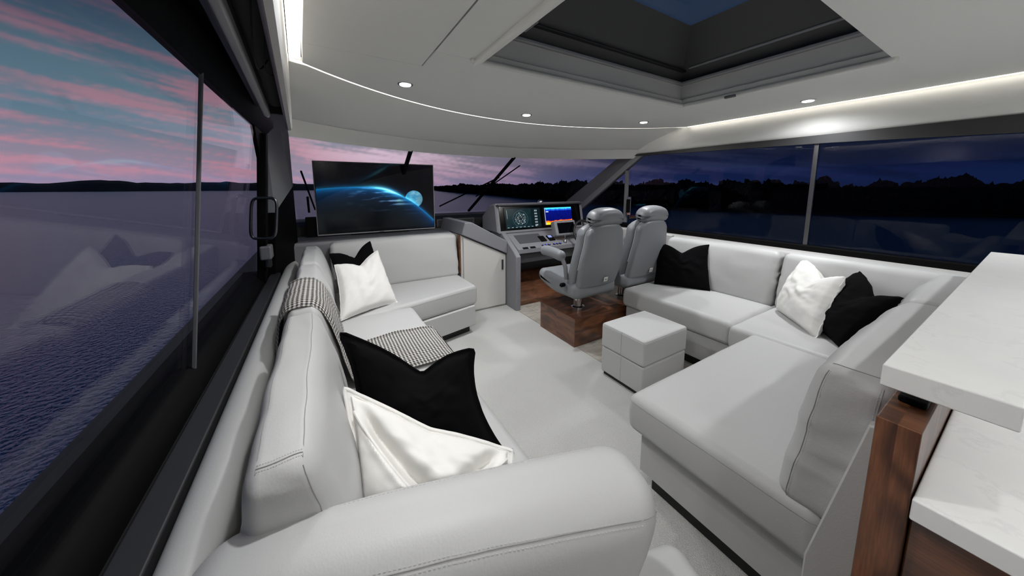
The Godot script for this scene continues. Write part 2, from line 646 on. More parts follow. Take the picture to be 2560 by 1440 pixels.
# ------------------------------------------------------------------ the room
func shell() -> void:
	# floor: pale carpet, timber boards towards the helm
	var fl := struct("floor", rb(Vector3(2.29, 0.06, 6.1), 0.004), M.carpet, "pale grey loop carpet covering the saloon floor")
	fl.position = Vector3(0.645, -0.03, -0.45)
	var fw := struct("floor", rb(Vector3(1.71, 0.05, 6.1), 0.002), M.dark_trim, "pale oak boards laid beside the carpet")
	fw.position = Vector3(2.645, -0.035, -0.45)
	var board := rb(Vector3(0.138, 0.012, 0.996), 0.0015, 1)
	for i in 12:
		for j in 4:
			part(fw, "plank", board, M.oak, Vector3(1.862 + i * 0.14, -0.006, -3.0 + j * 1.0 + (0.37 if i % 2 else 0.0)))
	# walls below and behind the windows
	struct("wall_port", _join([[Vector3(-0.62, -0.06, -4.7), Vector3(-0.40, 0.67, 2.6)], [Vector3(-0.40, 1.80, -3.3), Vector3(-0.335, 2.1, 2.6)], [Vector3(-0.62, 0.67, 0.9), Vector3(-0.40, 1.8, 2.6)]]), M.dark_trim)
	struct("wall_starboard", _join([[Vector3(3.4, -0.06, -4.7), Vector3(3.55, 0.84, 2.6)], [Vector3(3.44, 1.74, -2.9), Vector3(3.55, 2.1, 2.6)], [Vector3(3.4, 0.84, 0.9), Vector3(3.55, 1.76, 2.6)]]), M.leather_trim)
	struct("wall_front", _join([[Vector3(-0.62, -0.06, -4.7), Vector3(3.55, 0.96, -4.55)]]), M.console_dark)
	struct("wall_back", _join([[Vector3(-0.62, -0.06, 2.6), Vector3(3.55, 2.1, 2.75)]]), M.headliner)
	# outer roof with the hatch opening left free
	struct("ceiling", _join([[Vector3(-0.40, 2.06, -3.75), Vector3(3.55, 2.12, -1.62)], [Vector3(-0.40, 2.06, -0.34), Vector3(3.55, 2.12, 2.75)], [Vector3(-0.40, 2.06, -1.62), Vector3(0.58, 2.12, -0.34)], [Vector3(2.5, 2.06, -1.62), Vector3(3.55, 2.12, -0.34)]]), M.black_frame, "roof moulding above the headlining")
	# headlining
	var front := []
	for i in 33:
		var x := lerpf(-0.034, 3.262, i / 32.0)
		front.append([x, z_led(x)])
	front.append_array([[3.262, -1.5], [0.49, -1.5], [0.49, -1.706], [-0.026, -1.706]])
	var mb := MB.new()
	var cl := struct("ceiling", prism_y(front, 1.96, 2.0, 0.003), M.headliner, "soft off-white headlining with curved front edge")
	for q in [[0.49, -1.5, 0.70, -0.46], [2.38, -1.5, 3.262, -0.46], [0.49, -0.46, 3.262, 2.58]]:
		part(cl, "headlining_panel", prism_y([[q[0], q[1]], [q[2], q[1]], [q[2], q[3]], [q[0], q[3]]], 1.96, 2.0), M.headliner)
	part(cl, "headlining_panel", prism_y([[-0.026, -1.7], [0.483, -1.7], [0.483, 2.58], [0.168, 2.58]], 1.957, 2.0, 0.003), M.headliner)
	part(cl, "groove", prism_y([[-0.02, -1.712], [0.495, -1.712], [0.495, 2.58], [0.18, 2.58]], 1.99, 2.02), M.groove)
	# curved fascia from the light slot down to the windscreen
	for band in 2:
		mb = MB.new()
		var rings := []
		for i in 49:
			var x := lerpf(-0.16, 3.36, i / 48.0)
			var zt := z_led(clampf(x, -0.03, 3.25)) - 0.026
			var zs := z_seam(x)
			var zl := z_low(x)
			var r := PackedVector3Array()
			if band == 0:
				for k in 9:
					var t := k / 8.0
					r.append(Vector3(x, 1.966 - 0.166 * pow(t, 1.25), lerpf(zt, zs, t)))
				r.append(Vector3(x, 1.802, zs - 0.03))
				r.append(Vector3(x, 2.0, zs - 0.03))
				r.append(Vector3(x, 2.0, zt))
			else:
				r.append(Vector3(x, 1.7985, zs - 0.002))
				r.append(Vector3(x, 1.75, lerpf(zs, zl, 0.55)))
				r.append(Vector3(x, 1.705, zl))
				r.append(Vector3(x, 1.70, zl - 0.006))
				r.append(Vector3(x, 1.71, zl - 0.03))
				r.append(Vector3(x, 1.7985, zs - 0.03))
			rings.append(r)
		mb.loft(rings)
		part(cl, "fascia" if band == 0 else "fascia_lip", mb.build(50.0), M.headliner)
	# port side: pelmet that hides the blind; starboard side: curved valance
	askew(struct("trim_1", prism_z([[-0.096, 1.975], [-0.104, 1.69], [-0.11, 1.672], [-0.124, 1.668], [-0.134, 1.68], [-0.13, 1.975]], -2.26, 2.58), M.leather_trim, "cream padded pelmet along the port side"))
	struct("trim_2", prism_z([[3.29, 1.975], [3.296, 1.93], [3.305, 1.87], [3.325, 1.80], [3.355, 1.752], [3.38, 1.738], [3.46, 1.738], [3.46, 1.975]], -2.98, 2.58), M.headliner, "curved off-white valance above the starboard windows")
	bar(self, "trim_3", Vector3(-0.335, 1.90, -3.0), Vector3(-0.135, 1.97, 2.58), M.dark_trim).set_meta("kind", "structure")
	# padded coaming along the port windows
	var prof := []
	for k in 13:
		var an := lerpf(PI, 0.0, k / 12.0)
		prof.append([-0.248 + 0.046 * cos(an), 0.672 + 0.046 * sin(an)])
	prof.append_array([[-0.19, 0.55], [-0.19, 0.40], [-0.38, 0.40], [-0.38, 0.655], [-0.30, 0.66]])
	struct("trim_4", prism_z(prof, -3.62, 2.58), M.leather_trim, "white padded leather coaming below the port windows")
	# starboard coaming
	struct("trim_5", prism_z([[3.14, 0.45], [3.14, 0.80], [3.16, 0.835], [3.22, 0.845], [3.30, 0.83], [3.33, 0.84], [3.42, 0.84], [3.42, 0.45]], -3.75, 2.58, 0.004), M.leather_trim, "white padded coaming below the starboard windows")
	# port forward pillar: grey padded above, black below
	struct("trim_6", _slab([Vector3(-0.315, 1.96, -2.88), Vector3(-0.20, 1.96, -3.42), Vector3(-0.20, 1.36, -3.42), Vector3(-0.30, 1.16, -2.98)], Vector3(-0.05, 0, -0.01)), M.pillar_grey, "grey padded pillar between port window and windscreen")
	struct("trim_7", _slab([Vector3(-0.30, 1.155, -2.98), Vector3(-0.20, 1.355, -3.42), Vector3(-0.20, 0.66, -3.42), Vector3(-0.33, 0.66, -2.9)], Vector3(-0.05, 0, -0.01)), M.black_frame, "black lower part of the port pillar")
	# starboard windscreen pillar
	struct("trim_8", _slab([Vector3(3.36, 1.80, -2.48), Vector3(3.36, 1.80, -2.82), Vector3(3.36, 0.98, -4.20), Vector3(3.36, 0.98, -3.66)], Vector3(0.06, 0, 0)), M.pillar_grey, "grey raked windscreen pillar on the starboard side")

func _join(boxes: Array) -> ArrayMesh:
	var mb := MB.new()
	for b in boxes: mb.box((b[0] + b[1]) * 0.5, (b[1] - b[0]).abs())
	return mb.build()

# a flat four-sided slab with thickness along off
func _slab(q: Array, off: Vector3) -> ArrayMesh:
	var mb := MB.new()
	var c := Vector3.ZERO
	for p in q: c += p + off * 0.5
	c /= 4.0
	var o := []
	for p in q: o.append(p + off)
	mb.quad_out(q[0], q[1], q[2], q[3], -off)
	mb.quad_out(o[0], o[1], o[2], o[3], off)
	for i in 4:
		var k := (i + 1) % 4
		mb.quad_out(q[i], q[k], o[k], o[i], (q[i] + q[k] + off) * 0.5 - c)
	return mb.build()

# ------------------------------------------------------------------ windows
func windows() -> void:
	# port side: two panes leaning inward at the top
	var b0 := Vector3(-0.42, 0.735, 0)
	var t0 := Vector3(-0.305, 1.72, 0)
	var w1 := Node3D.new()
	w1.name = "window_1"
	add_child(w1)
	tag(w1, "long port side window in a black frame", "", "", "structure")
	var z := Vector3(0, 0, 1)
	part(w1, "pane", _slab([b0 + z * 0.85, b0 - z * 1.43, t0 - z * 1.43, t0 + z * 0.85], Vector3(-0.006, 0, 0)), M.clear_glass)
	part(w1, "pane", _slab([b0 - z * 1.43, b0 - z * 2.74, t0 - z * 2.74, t0 - z * 1.43], Vector3(-0.006, 0, 0)), M.clear_glass)
	beam(w1, "glazing_bar", Vector3(-0.412, 0.70, -1.43), Vector3(-0.298, 1.73, -1.43), 0.011, 0.011, Vector3.RIGHT, M.mid_trim)
	# sill: black frame, sliding track, dark inner strip
	part(w1, "bottom_frame", prism_z([[-0.5, 0.66], [-0.36, 0.66], [-0.372, 0.70], [-0.40, 0.735], [-0.425, 0.755], [-0.5, 0.755]], -2.85, 0.95), M.black_frame)
	bar(w1, "track", Vector3(-0.372, 0.66, -2.85), Vector3(-0.358, 0.69, 0.95), M.track_dark, 0.001)
	bar(w1, "sill_strip", Vector3(-0.358, 0.66, -2.95), Vector3(-0.298, 0.706, 0.95), M.dark_trim, 0.006)
	# head frame and the black forward post with its cut corner
	part(w1, "head_frame", prism_z([[-0.334, 1.722], [-0.30, 1.705], [-0.25, 1.765], [-0.25, 1.80], [-0.334, 1.86]], -2.85, 0.95), M.black_frame)
	beam(w1, "post", Vector3(-0.385, 0.70, -2.76), Vector3(-0.30, 1.70, -2.70), 0.10, 0.05, Vector3.RIGHT, M.black_frame, 0.008)
	part(w1, "corner_filler", _slab([Vector3(-0.325, 1.5, -2.74), Vector3(-0.298, 1.72, -2.74), Vector3(-0.298, 1.72, -2.42), Vector3(-0.302, 1.70, -2.42)], Vector3(-0.02, 0, 0)), M.black_frame)
	beam(w1, "post_rail", Vector3(-0.345, 0.95, -2.74), Vector3(-0.30, 1.50, -2.70), 0.008, 0.008, Vector3.RIGHT, M.dull_steel)
	beam(w1, "post_rail", Vector3(-0.345, 0.95, -2.80), Vector3(-0.30, 1.50, -2.78), 0.008, 0.008, Vector3.RIGHT, M.dull_steel)
	# pull handle: a rounded loop
	var loop := []
	var hc := Vector3(-0.332, 1.145, -2.66)
	for k in 28:
		var an := TAU * k / 28.0
		var cx := signf(cos(an)) * pow(absf(cos(an)), 0.4) * 0.052
		var cy := signf(sin(an)) * pow(absf(sin(an)), 0.4) * 0.135
		loop.append(hc + Vector3(cx * 1.35 + cy * 0.1, cy, cx * 0.3))
	part(w1, "handle", tube(loop, 0.0095, 8, true), M.dull_steel)
	var latch := bar(w1, "latch", Vector3(-0.375, 0.86, -2.78), Vector3(-0.31, 0.955, -2.66), M.mid_trim, 0.012)
	bar(latch, "catch", Vector3(-0.355, 0.80, -2.75), Vector3(-0.32, 0.865, -2.69), M.dull_steel, 0.01)
	# starboard side
	var w2 := Node3D.new()
	w2.name = "window_2"
	add_child(w2)
	tag(w2, "long dark starboard window above the coaming", "", "", "structure")
	part(w2, "pane", _slab([Vector3(3.385, 0.86, -3.9), Vector3(3.385, 0.86, -2.80), Vector3(3.385, 1.76, -2.80), Vector3(3.385, 1.76, -2.6)], Vector3(0.006, 0, 0)), M.tinted_glass)
	for s in [[-2.80, -0.985], [-0.985, 0.95]]:
		bar(w2, "pane", Vector3(3.385, 0.86, s[0]), Vector3(3.391, 1.76, s[1]), M.tinted_glass, 0.001)
	bar(w2, "bottom_frame", Vector3(3.33, 0.835, -3.95), Vector3(3.41, 0.885, 0.95), M.black_frame, 0.006)
	bar(w2, "glazing_bar", Vector3(3.362, 0.87, -1.0), Vector3(3.384, 1.745, -0.97), M.dull_steel, 0.004)
	bar(w2, "glazing_bar", Vector3(3.355, 0.9, -2.815), Vector3(3.384, 1.56, -2.77), M.mid_trim, 0.004)
	part(w2, "head_band", prism_x([[-2.9, 1.75], [-2.9, 1.735], [-0.9, 1.685], [0.95, 1.60], [0.95, 1.75]], 3.345, 3.375), M.dark_trim)
	var pull := bar(w2, "pull", Vector3(3.31, 1.03, -2.74), Vector3(3.345, 1.2, -2.71), M.black_frame, 0.008)
	bar(pull, "backplate", Vector3(3.345, 1.0, -2.75), Vector3(3.36, 1.23, -2.70), M.steel, 0.004)
	# windscreen: three raked curved panes
	var w3 := Node3D.new()
	w3.name = "window_3"
	add_child(w3)
	tag(w3, "raked three-pane windscreen ahead of the helm", "", "", "structure")
	for s in [[-0.2, 0.80, -0.2, 0.76], [0.80, 2.05, 0.76, 1.89], [2.05, 3.36, 1.89, 3.36]]:
		var mb := MB.new()
		var rings := []
		for i in 13:
			var xt := lerpf(s[0], s[1], i / 12.0)
			var xb := lerpf(s[2], s[3], i / 12.0)
			var a := Vector3(xt, 1.715, z_low(xt) - 0.02)
			var b := Vector3(xb, 1.0, z_low(xb) - 1.07)
			var off := Vector3(0, 0.004, -0.005)
			rings.append(PackedVector3Array([a, b, b + off, a + off]))
		mb.loft(rings)
		part(w3, "pane", mb.build(), M.clear_glass)
	for s in [[0.80, 0.76], [2.05, 1.89]]:
		beam(w3, "glazing_bar", Vector3(s[0], 1.72, z_low(s[0]) - 0.005), Vector3(s[1], 1.0, z_low(s[1]) - 1.055), 0.034, 0.03, Vector3(0, 0.83, 0.56), M.black_frame)
	# roof hatch
	var w4 := Node3D.new()
	w4.name = "window_4"
	add_child(w4)
	tag(w4, "open roof hatch with grey lining and dark rails", "", "", "structure")
	part(w4, "forward_trim", rb(Vector3(1.76, 0.026, 0.03), 0.012, 3), M.hatch_lining, Vector3(1.54, 1.956, -1.495))
	part(w4, "starboard_trim", rb(Vector3(0.036, 0.034, 1.08), 0.014, 3), M.headliner, Vector3(2.385, 1.953, -0.98))
	part(w4, "port_trim", rb(Vector3(0.036, 0.036, 1.08), 0.014, 3), M.headliner, Vector3(0.695, 1.953, -0.98))
	part(w4, "clip", rb(Vector3(0.02, 0.016, 0.07), 0.005), M.mid_trim, Vector3(2.372, 1.944, -1.16))
	part(w4, "clip", rb(Vector3(0.03, 0.03, 0.09), 0.008), M.mid_trim, Vector3(0.706, 1.952, -1.06))
	bar(w4, "lining", Vector3(0.66, 1.965, -1.54), Vector3(2.42, 2.105, -1.515), M.hatch_lining, 0.003)
	bar(w4, "lining", Vector3(2.39, 1.965, -1.52), Vector3(2.415, 2.105, -0.42), M.hatch_lining, 0.003)
	bar(w4, "lining", Vector3(0.66, 1.965, -1.52), Vector3(0.685, 2.105, -0.42), M.hatch_lining, 0.003)
	bar(w4, "lining", Vector3(0.66, 1.965, -0.445), Vector3(2.42, 2.105, -0.42), M.hatch_lining, 0.003)
	bar(w4, "rail", Vector3(0.64, 2.105, -1.56), Vector3(2.40, 2.122, -1.495), M.alloy, 0.003)
	bar(w4, "rail", Vector3(2.355, 2.105, -1.5), Vector3(2.44, 2.122, -0.44), M.alloy, 0.003)
	bar(w4, "rail", Vector3(2.35, 2.20, -1.45), Vector3(2.40, 2.212, -0.44), M.alloy, 0.003)
	bar(w4, "rail", Vector3(0.64, 2.19, -1.53), Vector3(2.40, 2.2, -1.475), M.dark_trim, 0.003)
	var q := [[Vector3(0.60, 2.1, -1.56), Vector3(2.46, 2.1, -1.56), Vector3(2.2, 2.42, -1.36), Vector3(0.86, 2.42, -1.36), Vector3(0, 0.01, -0.03)],
		[Vector3(2.44, 2.1, -1.58), Vector3(2.44, 2.1, -0.38), Vector3(2.2, 2.42, -0.56), Vector3(2.2, 2.42, -1.36), Vector3(0.03, 0.01, 0)],
		[Vector3(0.62, 2.1, -0.38), Vector3(0.62, 2.1, -1.58), Vector3(0.86, 2.42, -1.36), Vector3(0.86, 2.42, -0.56), Vector3(-0.03, 0.01, 0)],
		[Vector3(2.46, 2.1, -0.4), Vector3(0.60, 2.1, -0.4), Vector3(0.86, 2.42, -0.56), Vector3(2.2, 2.42, -0.56), Vector3(0, 0.01, 0.03)]]
	for s in q: part(w4, "shaft_side", _slab([s[0], s[1], s[2], s[3]], s[4]), M.hatch_shaft)
	bar(w4, "pane", Vector3(0.84, 2.425, -1.38), Vector3(2.22, 2.431, -0.54), M.hatch_pane, 0.001)
	# roller blind under the port pelmet
	var bl := thing("roller_blind", "rolled charcoal blind with silver bottom rail under the cream pelmet", "blind", Vector3(-0.19, 1.7, -0.8))
	part(bl, "roll", tube([Vector3(-0.165, 1.80, -2.12), Vector3(-0.165, 1.80, 0.9)], 0.036, 16), M.blind_fabric)
	bar(bl, "cloth", Vector3(-0.205, 1.735, -2.1), Vector3(-0.2, 1.81, 0.9), M.blind_fabric, 0.002)
	part(bl, "bottom_rail", rb(Vector3(0.026, 0.034, 3.0), 0.008, 3), M.alloy, Vector3(-0.206, 1.722, -0.6))
	part(bl, "rail_cap", rb(Vector3(0.016, 0.034, 0.02), 0.004), M.steel, Vector3(-0.206, 1.722, -2.11))
	part(bl, "inner_rail", rb(Vector3(0.02, 0.016, 3.0), 0.005, 2), M.dull_steel, Vector3(-0.242, 1.765, -0.62))
	bar(bl, "end_bracket", Vector3(-0.2, 1.74, -2.2), Vector3(-0.13, 1.88, -2.19), M.dark_trim, 0.004)
	var cord := []
	for k in 15:
		var t := k / 14.0
		cord.append(Vector3(-0.125 - 0.03 * sin(t * PI), 1.76 - 0.06 * sin(t * PI), lerpf(-0.98, -1.5, t)))
	part(bl, "bead_cord", tube(cord, 0.0022, 5), M.track_dark)
	cord = []
	for k in 15:
		var t := k / 14.0
		cord.append(Vector3(-0.15 - 0.02 * sin(t * PI), 1.78 - 0.10 * sin(t * PI), lerpf(-0.9, -1.4, t)))
	part(bl, "bead_cord", tube(cord, 0.0022, 5), M.track_dark)
	askew(bl)

# ------------------------------------------------------------------ lamps
func downlight(at: Vector2, label: String, e := 1.0) -> void:
	var t := thing("downlight", label, "ceiling light", Vector3(at.x, 1.96, at.y))
	lpart(t, "bezel", lathe([[0.034, -0.004], [0.042, -0.005], [0.045, -0.002], [0.045, 0.004], [0.03, 0.004]], 28), M.steel)
	lpart(t, "lens", lathe([[0.001, -0.0075], [0.030, -0.0075], [0.033, -0.0055], [0.033, 0.003], [0.001, 0.003]], 28), M.lamp_glow)
	var s := SpotLight3D.new()
	s.name = "beam"
	t.add_child(s)
	s.position = Vector3(0, -0.012, 0)
	s.rotation.x = -PI / 2
	s.spot_angle = 82.0
	s.spot_angle_attenuation = 1.0
	s.spot_range = 12.0
	s.spot_attenuation = 2.0
	s.light_size = 0.035
	s.light_color = Color(0.985, 0.99, 1.0)
	s.light_energy = 1.25 * e
	s.shadow_enabled = true

func led(called: String, label: String, mesh: Mesh) -> MeshInstance3D:
	var o := part(self, called, mesh, M.led_glow)
	tag(o, label, "light strip")
	return o

func strip_light(parent: Node3D, a: Vector3, b: Vector3, w: float, aim: Vector3, e: float) -> void:
	var l := AreaLight3D.new()
	l.name = "strip_light"
	parent.add_child(l, true)
	var x := (b - a).normalized()
	var z := -(aim - x * aim.dot(x)).normalized()
	l.transform = Transform3D(Basis(x, z.cross(x), z), (a + b) * 0.5)
	l.area_size = Vector2((b - a).length(), w)
	l.light_energy = e
	l.light_color = Color(1.0, 0.975, 0.93)
	l.shadow_enabled = true

func lamps() -> void:
	downlight(Vector2(0.48, -2.05), "round recessed downlight beside the corner of the port ceiling panel")
	downlight(Vector2(1.55, -2.36), "round recessed downlight nearest the middle of the curved light strip")
	downlight(Vector2(2.67, -2.05), "round recessed downlight where curved and starboard light strips meet")
	downlight(Vector2(3.02, -0.96), "round recessed downlight beside the roof hatch along the starboard valance")
	downlight(Vector2(0.2, -0.75), "round recessed downlight in the port ceiling panel above the sofa", 0.55)
	downlight(Vector2(3.02, 0.5), "round recessed downlight above the galley bar on the starboard side", 0.9)
	downlight(Vector2(1.6, 0.45), "round recessed downlight above the end of the galley bar", 0.7)
	downlight(Vector2(0.25, 0.75), "round recessed downlight in the port ceiling panel behind the sofa arm", 0.7)
	# light slots
	var o := led("led_strip", "straight glowing light strip along the cream port pelmet", _join([[Vector3(-0.093, 1.966, -1.94), Vector3(-0.046, 1.972, 2.5)]]))
	askew(o)
	strip_light(o, Vector3(-0.07, 1.962, -1.9), Vector3(-0.07, 1.962, 2.4), 0.04, Vector3(0, -1, 0), 0.4)
	o = led("led_strip", "straight thin light strip along the starboard valance", _join([[Vector3(3.264, 1.957, -1.98), Vector3(3.276, 1.966, 2.5)]]))
	strip_light(o, Vector3(3.27, 1.955, -1.95), Vector3(3.27, 1.955, 2.4), 0.01, Vector3(0, -1, 0), 0.07)
	var mb := MB.new()
	var rings := []
	for i in 49:
		var x := lerpf(-0.085, 3.28, i / 48.0)
		var z := z_led(clampf(x, -0.05, 3.262))
		rings.append(PackedVector3Array([Vector3(x, 1.97, z - 0.001), Vector3(x, 1.963, z - 0.001), Vector3(x, 1.963, z - 0.024), Vector3(x, 1.97, z - 0.024)]))
	mb.loft(rings)
	o = led("led_strip", "curved glowing light strip around the front of the headlining", mb.build())
	for i in 6:
		var x0 := lerpf(0.0, 3.2, i / 6.0)
		var x1 := lerpf(0.0, 3.2, (i + 1) / 6.0)
		strip_light(o, Vector3(x0, 1.958, z_led(x0) - 0.012), Vector3(x1, 1.958, z_led(x1) - 0.012), 0.016, Vector3(0, -1, 0), 0.03)

# ------------------------------------------------------------------ outdoors
func outdoors() -> void:
	var y0 := -2.65
	var mb := MB.new()
	var rad := [6.0, 40.0, 120.0, 400.0, 1500.0, 3500.0]
	for i in rad.size() - 1:
		for k in 48:
			var a0 := TAU * k / 48.0
			var a1 := TAU * (k + 1) / 48.0
			var d0 := Vector3(sin(a0), 0, -cos(a0))
			var d1 := Vector3(sin(a1), 0, -cos(a1))
			var c := Vector3(1.5, y0, -1)
			mb.quad_out(c + d0 * rad[i], c + d0 * rad[i + 1], c + d1 * rad[i + 1], c + d1 * rad[i], Vector3.UP)
	var sea := part(self, "sea", mb.build(), M.sea_water)
	tag(sea, "calm rippled dark blue water around the boat", "water", "", "stuff")
	# low wooded hills across the water to port and ahead
	mb = MB.new()
	var rings := []
	var n := FastNoiseLite.new()
	n.seed = 17
	n.frequency = 1.0
	n.fractal_octaves = 4
	for i in 141:
		var az := deg_to_rad(lerpf(-75.0, 16.0, i / 140.0))
		var d := Vector3(sin(az), 0, -cos(az))
		var deg := rad_to_deg(az)
		var top := 7.6 + 4.2 * n.get_noise_1d(deg * 0.12 + 5.0) + 1.2 * n.get_noise_1d(deg * 0.9)
		top += 1.8 * exp(-pow((deg + 13.5) / 3.0, 2.0)) + 1.2 * exp(-pow((deg + 22.0) / 2.0, 2.0))
		top *= lerpf(1.0, 0.55, clampf((deg + 5.0) / 22.0, 0, 1))
		rings.append(PackedVector3Array([d * 480.0 + Vector3(0, y0 - 0.3, 0), d * 520.0 + Vector3(0, y0 + top * 0.75, 0), d * 560.0 + Vector3(0, y0 + top + 1.5, 0), d * 640.0 + Vector3(0, y0 - 0.3, 0)]))
	mb.loft(rings)
	var hill := part(self, "hill_range", mb.build(60.0), M.hill_dark)
	tag(hill, "low dark hills along the horizon beyond the port window", "hills")
	# the tree-lined shore that closes in on the starboard side
	var shore := [Vector2(125.7, -398), Vector2(86.6, -218.4), Vector2(74, -135), Vector2(62, -88), Vector2(57, -65), Vector2(54.7, -45.7), Vector2(53.6, -32.8), Vector2(56.6, -24.8), Vector2(61, -18.8), Vector2(67.7, -10.3), Vector2(79, -1.5), Vector2(96, 8)]
	mb = MB.new()
	rings = []
	for p in shore:
		var out: Vector2 = p.normalized()
		var d3 := Vector3(out.x, 0, out.y)
		var c := Vector3(p.x, y0, p.y)
		rings.append(PackedVector3Array([c + Vector3(0, -0.3, 0), c + d3 * 0.8 + Vector3(0, 0.35, 0), c + d3 * 14.0 + Vector3(0, 0.9, 0), c + d3 * 14.0 + Vector3(0, -0.3, 0)]))
	mb.loft(rings)
	var bank := part(self, "shore_bank", mb.build(), M.bark_dark)
	tag(bank, "low dark bank of the wooded shore off the starboard bow", "shore")
	var crowns := []
	for v in 5: crowns.append(_crown(v))
	var trunk := lathe([[0.12, 0.0], [0.08, 0.6], [0.05, 1.6]], 7)
	var rng := RandomNumberGenerator.new()
	rng.seed = 42
	for row in 1:
		var i := 0
		var at := 0.0
		while i < shore.size() - 1:
			var a: Vector2 = shore[i]
			var b: Vector2 = shore[i + 1]
			var p := a.lerp(b, at)
			var far := p.length()
			var out := p.normalized()
			p += out * (2.2 + row * 4.5 + rng.randf() * 1.2)
			var t := thing("shore_tree", "dark bushy tree in the row on the far shore", "tree", Vector3(p.x, y0 + 0.3, p.y), rng.randf() * TAU, "trees along the far shore")
			var hgt := rng.randf_range(3.7, 5.2) + row * 0.5
			if rng.randf() < 0.12: hgt += 0.8
			var wid := rng.randf_range(3.6, 4.6) * (1.0 if far < 110.0 else 1.7)
			lpart(t, "crown", crowns[rng.randi() % 5], M.leaf_dark, Vector3.ZERO, Basis.from_scale(Vector3(wid, hgt, wid)))
			lpart(t, "trunk", trunk, M.bark_dark)
			at += rng.randf_range(2.5, 3.4) * (1.0 if far < 110.0 else 1.9) / a.distance_to(b)
			while at >= 1.0 and i < shore.size() - 1:
				at = (at - 1.0) * shore[i].distance_to(shore[i + 1])
				i += 1
				if i < shore.size() - 1: at /= shore[i].distance_to(shore[i + 1])

func _crown(v: int) -> ArrayMesh:
	var n := FastNoiseLite.new()
	n.seed = 60 + v
	n.frequency = 1.0
	n.fractal_octaves = 4
	var mb := MB.new()
	var g := []
	for i in 25:
		var row := PackedVector3Array()
		for j in 44:
			var th := PI * i / 24.0
			var ph := TAU * j / 44.0
			var d := Vector3(sin(th) * cos(ph), cos(th), sin(th) * sin(ph))
			var r := 0.5 * (1.0 + 0.34 * n.get_noise_3dv(d * 2.6) + 0.26 * n.get_noise_3dv(d * 7.0))
			row.append(Vector3(d.x * r, 0.5 + d.y * r * 1.04, d.z * r))
		g.append(row)
	for i in 24:
		for j in 44:
			var k := (j + 1) % 44
			var c: Vector3 = (g[i][j] + g[i + 1][k]) * 0.5 - Vector3(0, 0.5, 0)
			mb.quad_out(g[i][j], g[i + 1][j], g[i + 1][k], g[i][k], c)
	return mb.build(50.0)
# ------------------------------------------------------------------ upholstery
func seam(parent: Node3D, s: Soft, a: Vector3, b: Vector3, at: Vector3, basis := Basis.IDENTITY, r := 0.0009, n := 24) -> void:
	var pts := []
	for k in n + 1: pts.append(s.at(a.lerp(b, float(k) / n), 0.0006))
	part(parent, "seam", tube(pts, r, 6), M.seam, at, basis)

func stitches(parent: Node3D, s: Soft, a: Vector3, b: Vector3, at: Vector3, basis := Basis.IDENTITY, pitch := 0.0075) -> void:
	var mb := MB.new()
	var n := int((b - a).length() / pitch)
	for k in n:
		var p := s.at(a.lerp(b, (k + 0.2) / n), 0.0003)
		var q := s.at(a.lerp(b, (k + 0.75) / n), 0.0003)
		mb.tube([p, q], 0.0007, 4)
	var o := part(parent, "stitching", mb.build(), M.leather_trim, at, basis)
	o.set_meta("kind", "stuff")

# a seat pad: flat, crowned a little, edges rolled
func seat_pad(parent: Node3D, a: Vector3, b: Vector3, seed_: float, bend = null, r := 0.035) -> Soft:
	var sz := (b - a).abs()
	var h := sz * 0.5
	var f := func(q: Vector3) -> Vector3:
		var p := q
		var ex := 1.0 - pow(q.x / h.x, 4.0)
		var ez := 1.0 - pow(q.z / h.z, 4.0)
		if q.y > 0.0: p.y += 0.008 * ex * ez + 0.003 * wob.get_noise_3d(q.x * 3.0 + seed_, 0, q.z * 3.0)
		p.x += signf(q.x) * 0.006 * (1.0 - pow(q.y / h.y, 2.0)) * absf(q.x) / h.x
		p.z += signf(q.z) * 0.006 * (1.0 - pow(q.y / h.y, 2.0)) * absf(q.z) / h.z
		return bend.call(p) if bend != null else p
	var s := Soft.new(sz, r, f)
	part(parent, "seat_cushion", s.mesh(14, 4), M.leather, (a + b) * 0.5)
	return s

# a back cushion: local +x is the side one leans on, z runs along it
func back_pad(parent: Node3D, size: Vector3, at: Vector3, basis: Basis, lean: float, taper: float, bulge: float, seed_: float, r := 0.045) -> Soft:
	var h := size * 0.5
	var f := func(q: Vector3) -> Vector3:
		var p := q
		var t := clampf((q.y + h.y) / (2.0 * h.y), 0.0, 1.0)
		var ez := 1.0 - pow(absf(q.z) / h.z, 3.0)
		p.x = q.x * lerpf(1.0, taper, t * t) - lean * t
		if q.x > 0.0: p.x += bulge * ez * sin(PI * clampf(t * 0.9 + 0.05, 0, 1)) * q.x / h.x
		p.y += (0.012 * ez - 0.004) * t
		p.x += 0.006 * wob.get_noise_3d(q.z * 4.0 + seed_, q.y * 5.0, seed_)
		p.y += 0.005 * wob.get_noise_3d(q.z * 5.0 - seed_, 3.0, q.x * 4.0) * t
		var near_end := clampf((absf(q.z) / h.z - 0.75) / 0.25, 0, 1)
		p.z += 0.007 * near_end * wob.get_noise_3d(seed_, q.y * 15.0 + q.x * 3.0, q.x * 3.0)
		return p
	var s := Soft.new(size, r, f)
	part(parent, "back_cushion", s.mesh(20, 4), M.leather, at, basis)
	return s

